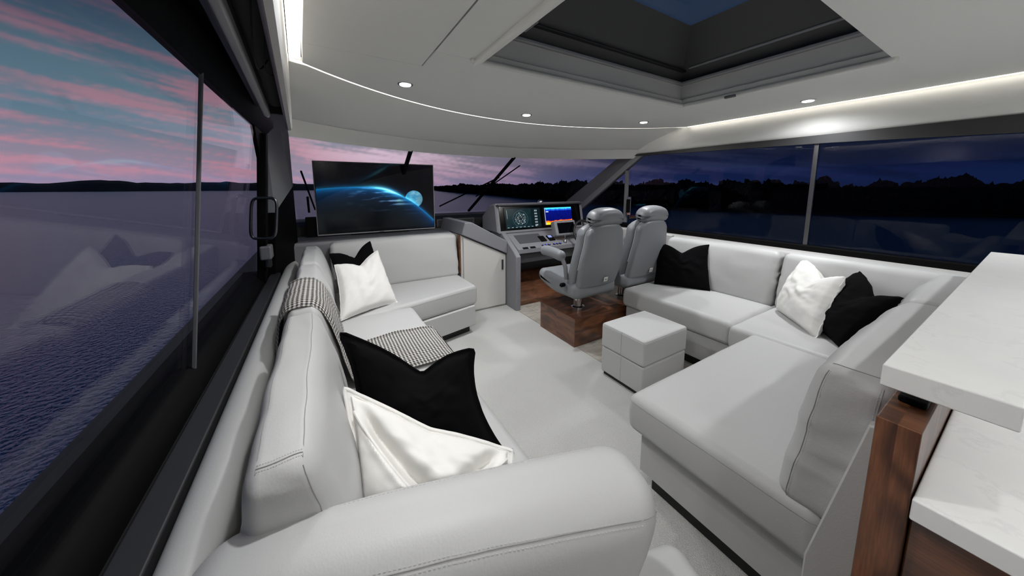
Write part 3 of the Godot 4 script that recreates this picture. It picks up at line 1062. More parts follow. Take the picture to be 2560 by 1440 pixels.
func port_sofa() -> void:
	var t := thing("sofa", "white leather corner sofa under the port window, angled end arm", "sofa", Vector3(0.2, 0, -1.8))
	# plan of the plinth: long side run and the forward return, whose front edge runs slightly askew
	var plan := [[-0.19, -0.60], [0.52, -0.40], [0.52, -2.47], [1.17, -2.63], [1.17, -3.30], [-0.19, -3.30]]
	part(t, "plinth", prism_y(plan, 0.075, 0.262, 0.006), M.leather)
	part(t, "kickboard", prism_y([[-0.17, -0.64], [0.47, -0.46], [0.47, -2.52], [1.13, -2.68], [1.13, -3.28], [-0.17, -3.28]], 0.0, 0.08), M.dash_black)
	bar(t, "back_board", Vector3(-0.188, 0.25, -3.3), Vector3(-0.166, 0.655, -0.62), M.leather_trim, 0.008)
	# seats
	var s := seat_pad(t, Vector3(-0.06, 0.262, -1.28), Vector3(0.56, 0.44, -0.56), 1.0)
	s = seat_pad(t, Vector3(-0.06, 0.262, -2.44), Vector3(0.56, 0.44, -1.284), 2.0)
	seam(t, s, Vector3(s.h.x, 0.055, -s.h.z), Vector3(s.h.x, 0.055, s.h.z), Vector3(0.25, 0.351, -1.862))
	var skew := func(q: Vector3) -> Vector3:
		if q.z > 0.0: q.z -= (q.x + 0.02) * 0.26 * q.z / 0.32
		return q
	s = seat_pad(t, Vector3(-0.06, 0.262, -3.12), Vector3(1.2, 0.442, -2.49), 3.0, skew)
	seam(t, s, Vector3(-s.h.x, 0.06, s.h.z), Vector3(s.h.x, 0.06, s.h.z), Vector3(0.57, 0.352, -2.805))
	# back cushions along the side, then the forward one
	var id := Basis.IDENTITY
	var at := Vector3(-0.062, 0.648, -1.03)
	s = back_pad(t, Vector3(0.2, 0.45, 0.82), at, id, 0.03, 0.52, 0.03, 5.0)
	var hx := s.h.x - 0.035
	seam(t, s, Vector3(hx, s.h.y, -s.h.z + 0.02), Vector3(hx, s.h.y, s.h.z - 0.02), at)
	seam(t, s, Vector3(-hx, s.h.y, -s.h.z + 0.02), Vector3(-hx, s.h.y, s.h.z - 0.02), at)
	seam(t, s, Vector3(-hx, s.h.y, s.h.z - 0.03), Vector3(hx, s.h.y, s.h.z - 0.03), at)
	seam(t, s, Vector3(hx, s.h.y, s.h.z), Vector3(hx, -s.h.y, s.h.z), at)
	stitches(t, s, Vector3(-hx, s.h.y, s.h.z - 0.036), Vector3(hx, s.h.y, s.h.z - 0.036), at)
	stitches(t, s, Vector3(-hx, s.h.y, s.h.z - 0.024), Vector3(hx, s.h.y, s.h.z - 0.024), at)
	at = Vector3(-0.062, 0.645, -1.935)
	s = back_pad(t, Vector3(0.2, 0.44, 0.96), at, id, 0.03, 0.52, 0.03, 6.0)
	at = Vector3(-0.062, 0.645, -2.775)
	s = back_pad(t, Vector3(0.2, 0.44, 0.70), at, id, 0.03, 0.52, 0.03, 7.0)
	at = Vector3(0.62, 0.648, -3.16)
	s = back_pad(t, Vector3(0.17, 0.44, 1.16), at, Basis(Vector3.UP, -PI / 2), 0.05, 0.7, 0.02, 8.0, 0.04)
	# end arm at a slight angle to the boat
	var turn := Basis(Vector3.UP, deg_to_rad(-15.6))
	at = Vector3(0.17, 0.60, -0.505)
	var roll := func(q: Vector3) -> Vector3:
		var p := q
		var up := clampf((q.y + 0.165) / 0.33, 0, 1)
		if q.x > 0.0: p.x -= 0.15 * pow(1.0 - up, 1.5)
		p.z += (0.012 if q.z > 0.0 else -0.006) * sin(PI * up)
		if q.y > 0.0: p.y += 0.012 * (1.0 - pow(q.x / 0.42, 2.0))
		p.y += 0.003 * wob.get_noise_3d(q.x * 4.0, 1.0, q.z * 4.0)
		return p
	s = Soft.new(Vector3(0.85, 0.33, 0.19), 0.08, roll)
	part(t, "arm", s.mesh(24, 6), M.leather, at, turn)
	var za := s.h.z - 0.02
	seam(t, s, Vector3(-s.h.x + 0.03, s.h.y, za), Vector3(s.h.x, s.h.y - 0.05, za), at, turn, 0.001, 40)
	stitches(t, s, Vector3(-s.h.x + 0.05, s.h.y, za - 0.007), Vector3(s.h.x - 0.07, s.h.y - 0.05, za - 0.007), at, turn)
	stitches(t, s, Vector3(-s.h.x + 0.05, s.h.y, za + 0.007), Vector3(s.h.x - 0.07, s.h.y - 0.05, za + 0.007), at, turn)
	stitches(t, s, Vector3(-s.h.x + 0.08, s.h.y, -za + 0.012), Vector3(s.h.x - 0.1, s.h.y, -za + 0.012), at, turn)
	# the end seat that the arm stands on
	var bs := Soft.new(Vector3(1.02, 0.178, 0.5), 0.05)
	part(t, "end_seat", bs.mesh(6, 5), M.leather, Vector3(0.195, 0.358, -0.31), turn)
	part(t, "end_plinth", rb(Vector3(0.9, 0.262, 0.42), 0.01), M.leather, Vector3(0.14, 0.132, -0.30), turn)

func starboard_sofa() -> void:
	var t := thing("sofa", "white leather sofa with chaise along the starboard window", "sofa", Vector3(2.4, 0, -0.9))
	part(t, "plinth", prism_y([[1.165, -0.82], [2.34, -0.82], [2.34, -1.88], [3.13, -1.88], [3.13, -0.16], [1.165, -0.16]], 0.075, 0.275, 0.006), M.leather)
	part(t, "kickboard", prism_y([[1.20, -0.78], [2.38, -0.78], [2.38, -1.86], [3.1, -1.86], [3.1, -0.16], [1.20, -0.16]], 0.0, 0.08), M.dash_black)
	# rear shell, its end cut on a slope
	part(t, "back_shell", prism_x([[-0.245, 0.0], [-0.245, 0.33], [-0.165, 0.78], [-0.135, 0.79], [-0.128, 0.775], [-0.128, 0.0]], 1.10, 2.95, 0.004), M.leather_trim)
	var s := seat_pad(t, Vector3(2.31, 0.275, -1.905), Vector3(3.08, 0.445, -1.004), 11.0)
	s = seat_pad(t, Vector3(2.27, 0.275, -1.0), Vector3(3.08, 0.445, -0.22), 12.0)
	s = seat_pad(t, Vector3(1.12, 0.275, -0.865), Vector3(2.266, 0.447, -0.225), 13.0)
	var at := Vector3(1.693, 0.361, -0.545)
	seam(t, s, Vector3(-s.h.x, 0.055, -s.h.z), Vector3(-s.h.x, 0.055, s.h.z), at)
	seam(t, s, Vector3(-s.h.x, 0.055, -s.h.z), Vector3(s.h.x, 0.055, -s.h.z), at)
	# cushions against the window side
	var west := Basis(Vector3.UP, PI)
	back_pad(t, Vector3(0.2, 0.43, 0.93), Vector3(3.0, 0.64, -1.475), west, 0.05, 0.6, 0.025, 14.0)
	back_pad(t, Vector3(0.2, 0.43, 0.86), Vector3(3.0, 0.64, -0.565), west, 0.05, 0.6, 0.025, 15.0)
	# cushions along the bar side
	var fwd := Basis(Vector3.UP, PI / 2)
	at = Vector3(1.61, 0.655, -0.25)
	s = back_pad(t, Vector3(0.17, 0.46, 0.97), at, fwd, 0.05, 0.85, 0.03, 16.0, 0.04)
	var hx := s.h.x - 0.025
	for sx in [-1.0, 1.0]:
		seam(t, s, Vector3(sx * hx, s.h.y - 0.01, s.h.z * -1.0), Vector3(sx * hx, -s.h.y + 0.01, s.h.z * -1.0), at, fwd)
		stitches(t, s, Vector3(sx * (hx - 0.006), s.h.y - 0.01, -s.h.z), Vector3(sx * (hx - 0.006), -s.h.y + 0.01, -s.h.z), at, fwd)
	seam(t, s, Vector3(-hx, s.h.y, -s.h.z + 0.03), Vector3(hx, s.h.y, -s.h.z + 0.03), at, fwd)
	back_pad(t, Vector3(0.17, 0.46, 0.80), Vector3(2.50, 0.655, -0.25), fwd, 0.05, 0.85, 0.03, 17.0, 0.04)
	# ottoman
	var o := thing("ottoman", "small white leather cube ottoman with stitched cross seams", "ottoman", Vector3(1.91, 0, -1.375))
	part(o, "kickboard", rb(Vector3(0.43, 0.03, 0.32), 0.003), M.dash_black, Vector3(1.91, 0.015, -1.375))
	var lo := Soft.new(Vector3(0.46, 0.185, 0.35), 0.012)
	part(o, "lower_block", lo.mesh(2, 3), M.leather, Vector3(1.91, 0.1185, -1.375))
	var up := Soft.new(Vector3(0.468, 0.175, 0.358), 0.02, func(q: Vector3) -> Vector3:
		if q.y > 0.0: q.y += 0.01 * (1.0 - pow(q.x / 0.24, 2.0)) * (1.0 - pow(q.z / 0.18, 2.0))
		return q)
	part(o, "upper_block", up.mesh(8, 4), M.leather, Vector3(1.91, 0.30, -1.375))
	var p0 := Vector3(1.91, 0.30, -1.375)
	seam(o, up, Vector3(-up.h.x, -up.h.y, 0.0), Vector3(-up.h.x, up.h.y, 0.0), p0)
	seam(o, lo, Vector3(-lo.h.x, -lo.h.y, 0.0), Vector3(-lo.h.x, lo.h.y, 0.0), Vector3(1.91, 0.1185, -1.375))
	seam(o, up, Vector3(-up.h.x, up.h.y - 0.004, -up.h.z), Vector3(-up.h.x, up.h.y - 0.004, up.h.z), p0)
	seam(o, up, Vector3(-up.h.x, up.h.y - 0.004, up.h.z), Vector3(up.h.x, up.h.y - 0.004, up.h.z), p0)

# a scatter cushion hung between four corners (top left, top right, bottom right, bottom left as one faces it)
func pillow(label: String, group: String, q: Array, thick: float, chop: float, m: Material, seed_: float, flange := 0.0, pin := 0.10, chop_at := 0.0, fold := 0.0) -> Node3D:
	var c: Vector3 = (q[0] + q[1] + q[2] + q[3]) * 0.25
	var nrm: Vector3 = ((q[1] - q[0]) + (q[2] - q[3])).cross((q[0] - q[3]) + (q[1] - q[2])).normalized()
	var t := thing("cushion", label, "cushion", c, 0.0, group)
	var n := 30 if fold == 0.0 else 72
	var rim := 1.0 + flange
	var f := func(i: float, j: float, side: float) -> Vector3:
		var u := lerpf(-rim, rim, i / n)
		var v := lerpf(-rim, rim, j / n)
		var cu := clampf(u, -1, 1)
		var cv := clampf(v, -1, 1)
		var uu := u * (1.0 - pin * (1.0 - cv * cv))
		var vv := v * (1.0 - pin * 0.8 * (1.0 - cu * cu))
		var dent := exp(-pow(absf(cu - chop_at) / 0.42, 1.35))
		vv -= chop * dent * (smoothstep(-0.45, 1.0, cv) if side > 0.0 else smoothstep(0.45, 1.0, cv) * smoothstep(0.3, 1.0, cv))
		var top: Vector3 = q[0].lerp(q[1], uu * 0.5 + 0.5)
		var low: Vector3 = q[3].lerp(q[2], uu * 0.5 + 0.5)
		var p := low.lerp(top, vv * 0.5 + 0.5)
		var fat := pow(maxf((1.0 - cu * cu) * (1.0 - cv * cv), 0.0), 0.42)
		if side > 0.0: fat *= 1.0 - 0.35 * dent * smoothstep(0.0, 1.0, cv)
		var w := 0.014 * wob.get_noise_3d(u * 2.2 + seed_, v * 2.2, side) * fat
		if fold > 0.0 and side > 0.0:   # the far half sunk behind a creased lip
			var vc := 0.92 - 1.35 * pow(maxf(1.0 - absf(cu - chop_at), 0.0), 0.75)
			var g := cv - vc
			w -= fold * exp(-pow((g - 0.16) / 0.2, 2.0)) * smoothstep(1.0, 0.7, absf(cu))
			w += 0.3 * fold * exp(-pow((g + 0.12) / 0.12, 2.0)) * smoothstep(1.0, 0.7, absf(cu))
		var edge := maxf(absf(u), absf(v))
		var ripple := (0.006 if fold == 0.0 else 0.002) * wob.get_noise_3d(u * 6.0, v * 6.0, seed_) * smoothstep(0.7, 1.0, edge)
		return p + nrm * (side * (0.5 * thick * fat + w + 0.0015) + ripple)
	var mb := MB.new()
	for side in [1.0, -1.0]:
		var g := []
		for i in n + 1:
			var row := PackedVector3Array()
			for j in n + 1: row.append(f.call(i, j, side))
			g.append(row)
		for i in n:
			for j in n:
				mb.quad_out(g[i][j], g[i + 1][j], g[i + 1][j + 1], g[i][j + 1], nrm * side)
	# close the rim
	var loop := []
	for i in n: loop.append([i, 0])
	for j in n: loop.append([n, j])
	for i in n: loop.append([n - i, n])
	for j in n: loop.append([0, n - j])
	var pipe := []
	for k in loop.size():
		var a: Array = loop[k]
		var b: Array = loop[(k + 1) % loop.size()]
		var p0: Vector3 = f.call(a[0], a[1], 1.0)
		var p1: Vector3 = f.call(b[0], b[1], 1.0)
		mb.quad_out(p0, p1, f.call(b[0], b[1], -1.0), f.call(a[0], a[1], -1.0), (p0 + p1) * 0.5 - c)
		pipe.append((p0 + f.call(a[0], a[1], -1.0)) * 0.5)
	part(t, "cover", mb.build(55.0), m)
	part(t, "edge_seam", tube(pipe, 0.003 if flange == 0.0 else 0.0055, 6, true), m)
	if fold > 0.0:
		var lip := []
		for k in 41:
			var u := lerpf(-0.97, 0.97, k / 40.0)
			var v := 0.92 - 1.35 * pow(maxf(1.0 - absf(u - chop_at), 0.0), 0.75) - 0.06
			lip.append(f.call((u / rim + 1.0) * 0.5 * n, (v / rim + 1.0) * 0.5 * n, 1.0) + nrm * 0.003)
		part(t, "fold_seam", tube(lip, 0.004, 6), m)
	return t

func small_things() -> void:
	pillow("black linen cushion tucked behind a white one in the forward sofa corner", "", [Vector3(0.03, 0.83, -2.87), Vector3(0.35, 0.88, -3.04), Vector3(0.47, 0.46, -2.89), Vector3(0.09, 0.46, -2.70)], 0.11, 0.42, M.black_linen, 1.0, 0.0, 0.06)
	pillow("white linen cushion in the forward sofa corner, in front of a black one", "", [Vector3(0.055, 0.78, -2.66), Vector3(0.385, 0.825, -2.86), Vector3(0.47, 0.445, -2.56), Vector3(0.06, 0.455, -2.36)], 0.17, 0.30, M.white_linen, 2.0, 0.0, 0.08)
	var p := pillow("black linen flanged cushion with a grey tag, beside the checked throw", "", [Vector3(0.045, 0.82, -1.23), Vector3(0.45, 0.73, -1.07), Vector3(0.47, 0.45, -0.87), Vector3(0.04, 0.48, -1.0)], 0.20, 0.46, M.black_linen, 3.0, 0.07, 0.17, 0.10)
	part(p, "tag", rb(Vector3(0.032, 0.004, 0.02), 0.001), M.mid_trim, Vector3(0.498, 0.45, -0.855), Basis(Vector3.UP, -0.3))
	pillow("white linen flanged cushion leaning on the sofa's end arm", "", [Vector3(0.035, 0.76, -0.97), Vector3(0.42, 0.585, -0.73), Vector3(0.36, 0.47, -0.57), Vector3(0.03, 0.48, -0.68)], 0.19, 0.12, M.white_linen, 4.0, 0.06, 0.05, 0.0, 0.05)
	pillow("black linen cushion on the starboard sofa beside the helm chairs", "", [Vector3(2.73, 0.83, -1.88), Vector3(2.98, 0.84, -1.53), Vector3(2.86, 0.45, -1.43), Vector3(2.64, 0.45, -1.82)], 0.14, 0.42, M.black_linen, 5.0, 0.0, 0.06)
	pillow("white linen cushion on the starboard sofa leaning beside a black one", "", [Vector3(3.0, 0.83, -0.87), Vector3(2.73, 0.81, -0.59), Vector3(2.50, 0.45, -0.63), Vector3(2.84, 0.46, -0.95)], 0.18, 0.40, M.white_linen, 6.0, 0.0, 0.03, 0.2)
	pillow("black linen cushion in the aft corner of the starboard sofa by the bar", "", [Vector3(2.86, 0.83, -0.56), Vector3(2.55, 0.79, -0.33), Vector3(2.43, 0.455, -0.50), Vector3(2.84, 0.46, -0.80)], 0.15, 0.45, M.black_linen, 7.0, 0.0, 0.05, 0.2)
	throw_blanket()

func throw_blanket() -> void:
	var t := thing("throw_blanket", "black and white checked wool throw draped over the port sofa", "blanket", Vector3(0.2, 0.45, -1.7))
	var prof := PackedVector2Array([Vector2(-0.20, 0.56), Vector2(-0.192, 0.70), Vector2(-0.176, 0.82), Vector2(-0.148, 0.866), Vector2(-0.10, 0.878), Vector2(-0.058, 0.872), Vector2(-0.024, 0.84), Vector2(0.008, 0.77), Vector2(0.035, 0.67), Vector2(0.052, 0.57), Vector2(0.062, 0.50), Vector2(0.085, 0.466), Vector2(0.15, 0.457), Vector2(0.35, 0.459), Vector2(0.50, 0.457), Vector2(0.562, 0.448), Vector2(0.58, 0.425)])
	# resample evenly along the drape
	var cv := Curve2D.new()
	for p in prof: cv.add_point(p)
	var ln := cv.get_baked_length()
	var nu := 70
	var nv := 26
	var f := func(i: float, j: float) -> Vector3:
		var d := ln * i / nu
		var p := cv.sample_baked(d)
		var tn := (cv.sample_baked(minf(d + 0.01, ln)) - cv.sample_baked(maxf(d - 0.01, 0.0))).normalized()
		var nm := Vector2(-tn.y, tn.x)
		var k := j / nv
		var z := lerpf(-1.50, -1.93, k)
		z += 0.015 * wob.get_noise_2d(d * 4.0, k * 0.6) + 0.02 * smoothstep(0.5, 1.0, i / nu) * (0.5 - k)
		z -= 0.04 * smoothstep(0.55, 0.9, i / nu)
		var lift := 0.004 + 0.006 * (0.5 + 0.5 * wob.get_noise_2d(k * 5.0 + 2.0, d * 2.0))
		lift -= 0.012 * smoothstep(0.2, 0.0, k) * smoothstep(0.62, 0.5, i / nu)
		return Vector3(p.x + nm.x * lift, p.y + nm.y * lift, z)
	var mb := MB.new()
	var su := ln * 1.0 / 0.034
	var sv := 0.43 / 0.034
	for i in nu:
		for j in nv:
			var a: Vector3 = f.call(i, j)
			var b: Vector3 = f.call(i, j + 1)
			var c: Vector3 = f.call(i + 1, j + 1)
			var d: Vector3 = f.call(i + 1, j)
			var ua := Vector2(su * i / nu, sv * j / nv)
			var uc := Vector2(su * (i + 1) / nu, sv * (j + 1) / nv)
			mb.quad_uv(a, b, c, d, ua, Vector2(ua.x, uc.y), uc, Vector2(uc.x, ua.y))
			# underside, a few millimetres in
			var dn := (c - a).cross(d - b).normalized() * 0.004
			if i == 0 or j == 0 or i == nu - 1 or j == nv - 1:
				mb.quad_uv(a - dn, d - dn, c - dn, b - dn, ua, Vector2(uc.x, ua.y), uc, Vector2(ua.x, uc.y))
	part(t, "cloth", mb.build(60.0), M.checked_wool)
	mb = MB.new()
	for k in 54:
		var a: Vector3 = f.call(nu, nv * (k + 0.5) / 54.0)
		var sw := 0.02 * wob.get_noise_1d(k * 1.7)
		mb.tube([a, a + Vector3(0.012, -0.022, sw * 0.4), a + Vector3(0.016 + 0.01 * wob.get_noise_1d(k * 0.9), -0.055, sw)], 0.0022, 4)
	var fr := part(t, "fringe", mb.build(), M.seam)
	fr.material_override = M.black_linen
	fr.set_meta("kind", "stuff")

# ------------------------------------------------------------------ galley bar
func bar_box(parent: Node3D, called: String, a: Vector3, b: Vector3, m: Material, r := 0.003) -> MeshInstance3D:
	return bar(parent, called, a, b, m, r)

func galley() -> void:
	var c := thing("bar_cabinet", "walnut galley bar cabinet with a raised upstand behind the sofa", "cabinet", Vector3(1.8, 0, 0.4))
	bar(c, "upstand", Vector3(0.86, 0.0, -0.122), Vector3(2.95, 0.93, -0.068), M.walnut_upright, 0.003)
	bar(c, "carcass", Vector3(0.875, 0.0, -0.066), Vector3(2.95, 0.768, 0.95), M.walnut, 0.003)
	var w := thing("worktop", "low white stone worktop on the walnut bar cabinet", "worktop", Vector3(1.9, 0.77, 0.45))
	bar(w, "slab", Vector3(0.853, 0.77, -0.066), Vector3(2.96, 0.81, 0.97), M.stone_top, 0.003)
	var r := thing("raised_counter", "raised narrow white stone bar top above the walnut upstand", "counter", Vector3(1.5, 0.98, -0.05))
	bar(r, "slab", Vector3(0.89, 0.978, -0.128), Vector3(2.95, 1.02, 0.016), M.stone_top, 0.003)
	bar(r, "hinge_bracket", Vector3(0.955, 0.931, -0.112), Vector3(1.10, 0.944, -0.075), M.black_frame, 0.004)
	beam(r, "strut", Vector3(0.97, 0.945, -0.095), Vector3(1.08, 0.982, -0.08), 0.006, 0.006, Vector3.UP, M.steel)
	for x in [1.5, 2.2, 2.8]: bar(r, "support", Vector3(x, 0.931, -0.11), Vector3(x + 0.04, 0.98, -0.075), M.black_frame, 0.003)

# ------------------------------------------------------------------ helm
func helm() -> void:
	# plinth of the chairs
	var pl := thing("chair_plinth", "long walnut plinth box under the helm chairs", "plinth", Vector3(2.4, 0, -2.17))
	bar(pl, "box", Vector3(1.765, 0.0, -2.42), Vector3(3.05, 0.245, -1.93), M.walnut, 0.003)
	bar(pl, "top_board", Vector3(1.76, 0.246, -2.425), Vector3(3.05, 0.256, -1.925), M.walnut, 0.002)
	helm_chair(Vector3(1.985, 0.256, -2.14), "grey helm chair nearest the port side, its armrest in full view")
	helm_chair(Vector3(2.585, 0.256, -2.14), "grey helm chair partly behind the other, next to the starboard window")
	# white cabinet beside the console, top edge falling away
	var cb := thing("cabinet", "low white cabinet panel with sloping top beside the helm console", "cabinet", Vector3(1.5, 0, -3.2))
	part(cb, "carcass", prism_z([[1.225, 0.0], [1.76, 0.0], [1.76, 0.60], [1.225, 0.855]], -3.42, -3.10, 0.004), M.white_panel)
	part(cb, "door", prism_z([[1.25, 0.02], [1.755, 0.02], [1.755, 0.595], [1.25, 0.835]], -3.098, -3.084, 0.003), M.white_panel)
	bar(cb, "latch", Vector3(1.70, 0.43, -3.084), Vector3(1.722, 0.545, -3.074), M.dull_steel, 0.003)
	bar(cb, "edge_strip", Vector3(1.208, 0.45, -3.16), Vector3(1.222, 0.86, -3.10), M.walnut, 0.002)
	# console
	var c := thing("helm_console", "grey helm console with twin chart displays and steering wheel", "console", Vector3(2.4, 0, -3.2))
	part(c, "side_panel", prism_x([[-3.45, 0.0], [-2.87, 0.0], [-2.87, 0.60], [-2.93, 0.655], [-3.25, 0.86], [-3.45, 0.86]], 1.765, 1.825, 0.006), M.console_grey)
	part(c, "coaming", prism_z([[1.225, 0.862], [1.765, 0.607], [1.765, 0.75], [1.34, 0.985], [1.26, 0.985]], -3.75, -3.06, 0.008), M.console_grey)
	part(c, "dash_slope", prism_x([[-2.93, 0.62], [-2.93, 0.665], [-3.24, 0.83], [-3.45, 0.83], [-3.45, 0.62]], 1.83, 3.085, 0.005), M.console_grey)
	bar(c, "dash_inset", Vector3(1.90, 0.0, 0.0), Vector3(2.25, 0.004, 0.16), M.console_mid, 0.001).transform = c.transform.affine_inverse() * Transform3D(Basis(Vector3.RIGHT, 0.488), Vector3(2.08, 0.753, -3.09))
	bar(c, "lower_board", Vector3(1.83, 0.50, -3.02), Vector3(3.085, 0.62, -2.98), M.console_mid, 0.004)
	bar(c, "knee_panel", Vector3(1.83, 0.0, -3.42), Vector3(3.085, 0.62, -3.38), M.console_mid, 0.003)
	part(c, "footrest", prism_x([[-3.38, 0.0], [-2.98, 0.0], [-2.98, 0.05], [-3.3, 0.30], [-3.38, 0.30]], 1.83, 3.085, 0.004), M.walnut)
	# display pod: hooded housing with a raked dark face
	part(c, "pod", prism_x([[-3.20, 0.82], [-3.265, 1.135], [-3.30, 1.16], [-3.42, 1.14], [-3.62, 1.0], [-3.62, 0.82]], 1.72, 3.06, 0.018), M.console_grey)
	var tilt := Basis(Vector3.RIGHT, -atan2(0.065, 0.315))
	var face := func(x: float, y: float, out: float) -> Vector3:
		return Vector3(x, 0.82 + (y - 0.82), -3.20 - (y - 0.82) * 0.206) + Vector3(0, 0.2 * out, 0.98 * out)
	lp(c, "pod_face", rb(Vector3(1.24, 0.285, 0.006), 0.003), M.black_gloss, face.call(2.38, 0.985, 0.001), tilt)
	lp(c, "pod_rim", rb(Vector3(1.30, 0.02, 0.06), 0.008, 3), M.console_mid, face.call(2.38, 1.137, 0.02), tilt)
	var d1 := lp(c, "radar_display", rb(Vector3(0.53, 0.262, 0.008), 0.003), M.black_gloss, face.call(2.085, 0.98, 0.006), tilt)
	var d2 := lp(c, "sounder_display", rb(Vector3(0.50, 0.25, 0.008), 0.003), M.black_gloss, face.call(2.63, 0.985, 0.006), tilt)
	_screen(d1, "screen", 0.50, 0.235, screen_mat("radar_screen", radar_image(), 0.8), face.call(2.085, 0.98, 0.0112), tilt)
	_screen(d2, "screen", 0.44, 0.215, screen_mat("sounder_screen", sounder_image(), 1.3), face.call(2.62, 0.985, 0.0112), tilt)
	# small multi-function display on a grey housing in front
	var sm := lp(c, "small_display", Soft.new(Vector3(0.33, 0.19, 0.09), 0.02).mesh(1, 3), M.console_grey, Vector3(2.56, 0.845, -3.04), Basis(Vector3.RIGHT, -0.35))
	lp(sm, "glass", rb(Vector3(0.26, 0.13, 0.004), 0.002), M.black_gloss, Vector3(2.56, 0.86, -2.995) , Basis(Vector3.RIGHT, -0.35))
	# gauges and switches on the slope
	var sl := Basis(Vector3.RIGHT, 0.488)
	var on := func(x: float, k: float) -> Vector3: return Vector3(x, lerpf(0.669, 0.834, k), lerpf(-2.93, -3.24, k))
	lp(c, "gauge", rb(Vector3(0.085, 0.02, 0.10), 0.006), M.black_frame, on.call(2.245, 0.42), sl)
	var g2 := lp(c, "gauge", rb(Vector3(0.085, 0.02, 0.10), 0.006), M.black_frame, on.call(2.37, 0.42), sl)
	var gl := screen_mat("gauge_screen", _flat_image(Color(0.55, 0.6, 0.85)), 0.9)
	lp(g2, "screen", rb(Vector3(0.05, 0.004, 0.04), 0.001), gl, on.call(2.365, 0.47) + Vector3(0, 0.011, 0.005), sl)
	var bl := screen_mat("switch_light", _flat_image(Color(0.35, 0.38, 1.0)), 1.2)
	for k in 6:
		var sw := lp(c, "switch", rb(Vector3(0.03, 0.01, 0.02), 0.003), M.black_frame, on.call(2.18 + k * 0.045 + (0.03 if k > 2 else 0.0), 0.08), sl)
		lp(sw, "switch_light", rb(Vector3(0.01, 0.003, 0.01), 0.001), bl, on.call(2.18 + k * 0.045 + (0.03 if k > 2 else 0.0), 0.08) + Vector3(0, 0.006, 0.003), sl)
	for x in [1.93, 2.03]: lp(c, "cup_recess", rb(Vector3(0.07, 0.006, 0.03), 0.003), M.black_frame, on.call(x, 0.04), sl)
	lp(c, "throttle", lathe([[0.02, 0.0], [0.016, 0.02], [0.007, 0.03], [0.006, 0.07], [0.012, 0.08], [0.011, 0.095]], 12), M.steel, on.call(2.52, 0.12))
	lp(c, "compass", lathe([[0.035, 0.0], [0.035, 0.012], [0.03, 0.024], [0.016, 0.036], [0.002, 0.04]], 18), M.steel, Vector3(2.40, 1.155, -3.32))
	# steering wheel
	var wc := Vector3(2.80, 0.77, -2.90)
	var wb := Basis(Vector3.RIGHT, -0.45)
	var ring := []
	for k in 36: ring.append(wb * Vector3(cos(TAU * k / 36.0) * 0.185, sin(TAU * k / 36.0) * 0.185, 0))
	var wh := part(c, "steering_wheel", tube(ring, 0.015, 10, true), M.console_dark, wc)
	for an in [PI / 2, PI * 7 / 6, -PI / 6]:
		beam(wh, "spoke", wc + wb * Vector3(0, 0, -0.02), wc + wb * Vector3(cos(an) * 0.182, sin(an) * 0.182, 0), 0.03, 0.008, wb.z, M.dull_steel)
	part(wh, "hub", lathe([[0.05, -0.03], [0.05, 0.0], [0.04, 0.014], [0.01, 0.018]], 20), M.console_dark, wc, wb * Basis(Vector3.RIGHT, PI / 2))
	beam(c, "column_housing", wc + wb * Vector3(0, 0, -0.03), Vector3(2.72, 0.74, -3.16), 0.13, 0.15, Vector3.UP, M.console_grey, 0.03)
	# side ledge on the starboard hand
	var lg := thing("side_ledge", "white padded ledge between helm and starboard window", "ledge", Vector3(3.14, 0, -2.6))
	bar(lg, "panel", Vector3(3.09, 0.0, -3.4), Vector3(3.14, 0.86, -1.96), M.leather_trim, 0.012)
	# dark dashboard ahead of everything
	var ds := thing("dashboard", "dark dashboard shelf below the windscreen with a vent grille", "dashboard", Vector3(1.6, 0, -4.1))
	part(ds, "shelf", prism_x([[-3.76, 0.60], [-3.76, 0.96], [-3.82, 1.0], [-4.30, 0.985], [-4.54, 0.94], [-4.54, 0.60]], -0.35, 3.38, 0.006), M.dash_black)
	var vg := bar(ds, "vent_frame", Vector3(1.18, 0.875, -3.765), Vector3(1.67, 0.965, -3.745), M.console_mid, 0.003)
	for k in 6: bar(vg, "slat", Vector3(1.20, 0.885 + k * 0.0125, -3.748), Vector3(1.65, 0.891 + k * 0.0125, -3.738), M.dark_trim, 0.001)
	# wipers on the outside of the windscreen
	for s in [[Vector3(1.50, 1.02, -4.55), Vector3(2.22, 1.44, -4.02), Vector3(2.42, 1.60, -3.78), Vector3(2.02, 1.16, -4.40), "black wiper with its blade up beside the middle windscreen bar"], [Vector3(-0.12, 1.02, -4.18), Vector3(-0.115, 1.20, -3.90), Vector3(-0.14, 1.45, -3.55), Vector3(-0.06, 1.05, -4.15), "black wiper beside the television, against the port pillar"]]:
		var wp := thing("wiper", s[4], "wiper", s[0])
		var off := Vector3(0, 0.05, -0.06)
		beam(wp, "arm", s[0] + off, s[1] + off, 0.022, 0.012, Vector3(0, 0.8, 0.6), M.black_frame)
		beam(wp, "blade", s[3] + off, s[2] + off, 0.014, 0.014, Vector3(0, 0.8, 0.6), M.black_frame)

func lp(parent: Node3D, called: String, mesh: Mesh, m: Material, at: Vector3, basis := Basis.IDENTITY) -> MeshInstance3D:
	return part(parent, called, mesh, m, at, basis)

func _screen(parent: Node3D, called: String, w: float, h: float, m: Material, at: Vector3, basis: Basis) -> void:
	var mb := MB.new()
	var x := w * 0.5
	var y := h * 0.5
	mb.quad_uv(Vector3(-x, -y, 0), Vector3(x, -y, 0), Vector3(x, y, 0), Vector3(-x, y, 0), Vector2(0, 1), Vector2(1, 1), Vector2(1, 0), Vector2(0, 0))
	part(parent, called, mb.build(), m, at, basis)

func _flat_image(c: Color) -> Image:
	var im := Image.create(8, 8, false, Image.FORMAT_RGB8)
	im.fill(c)
	return im

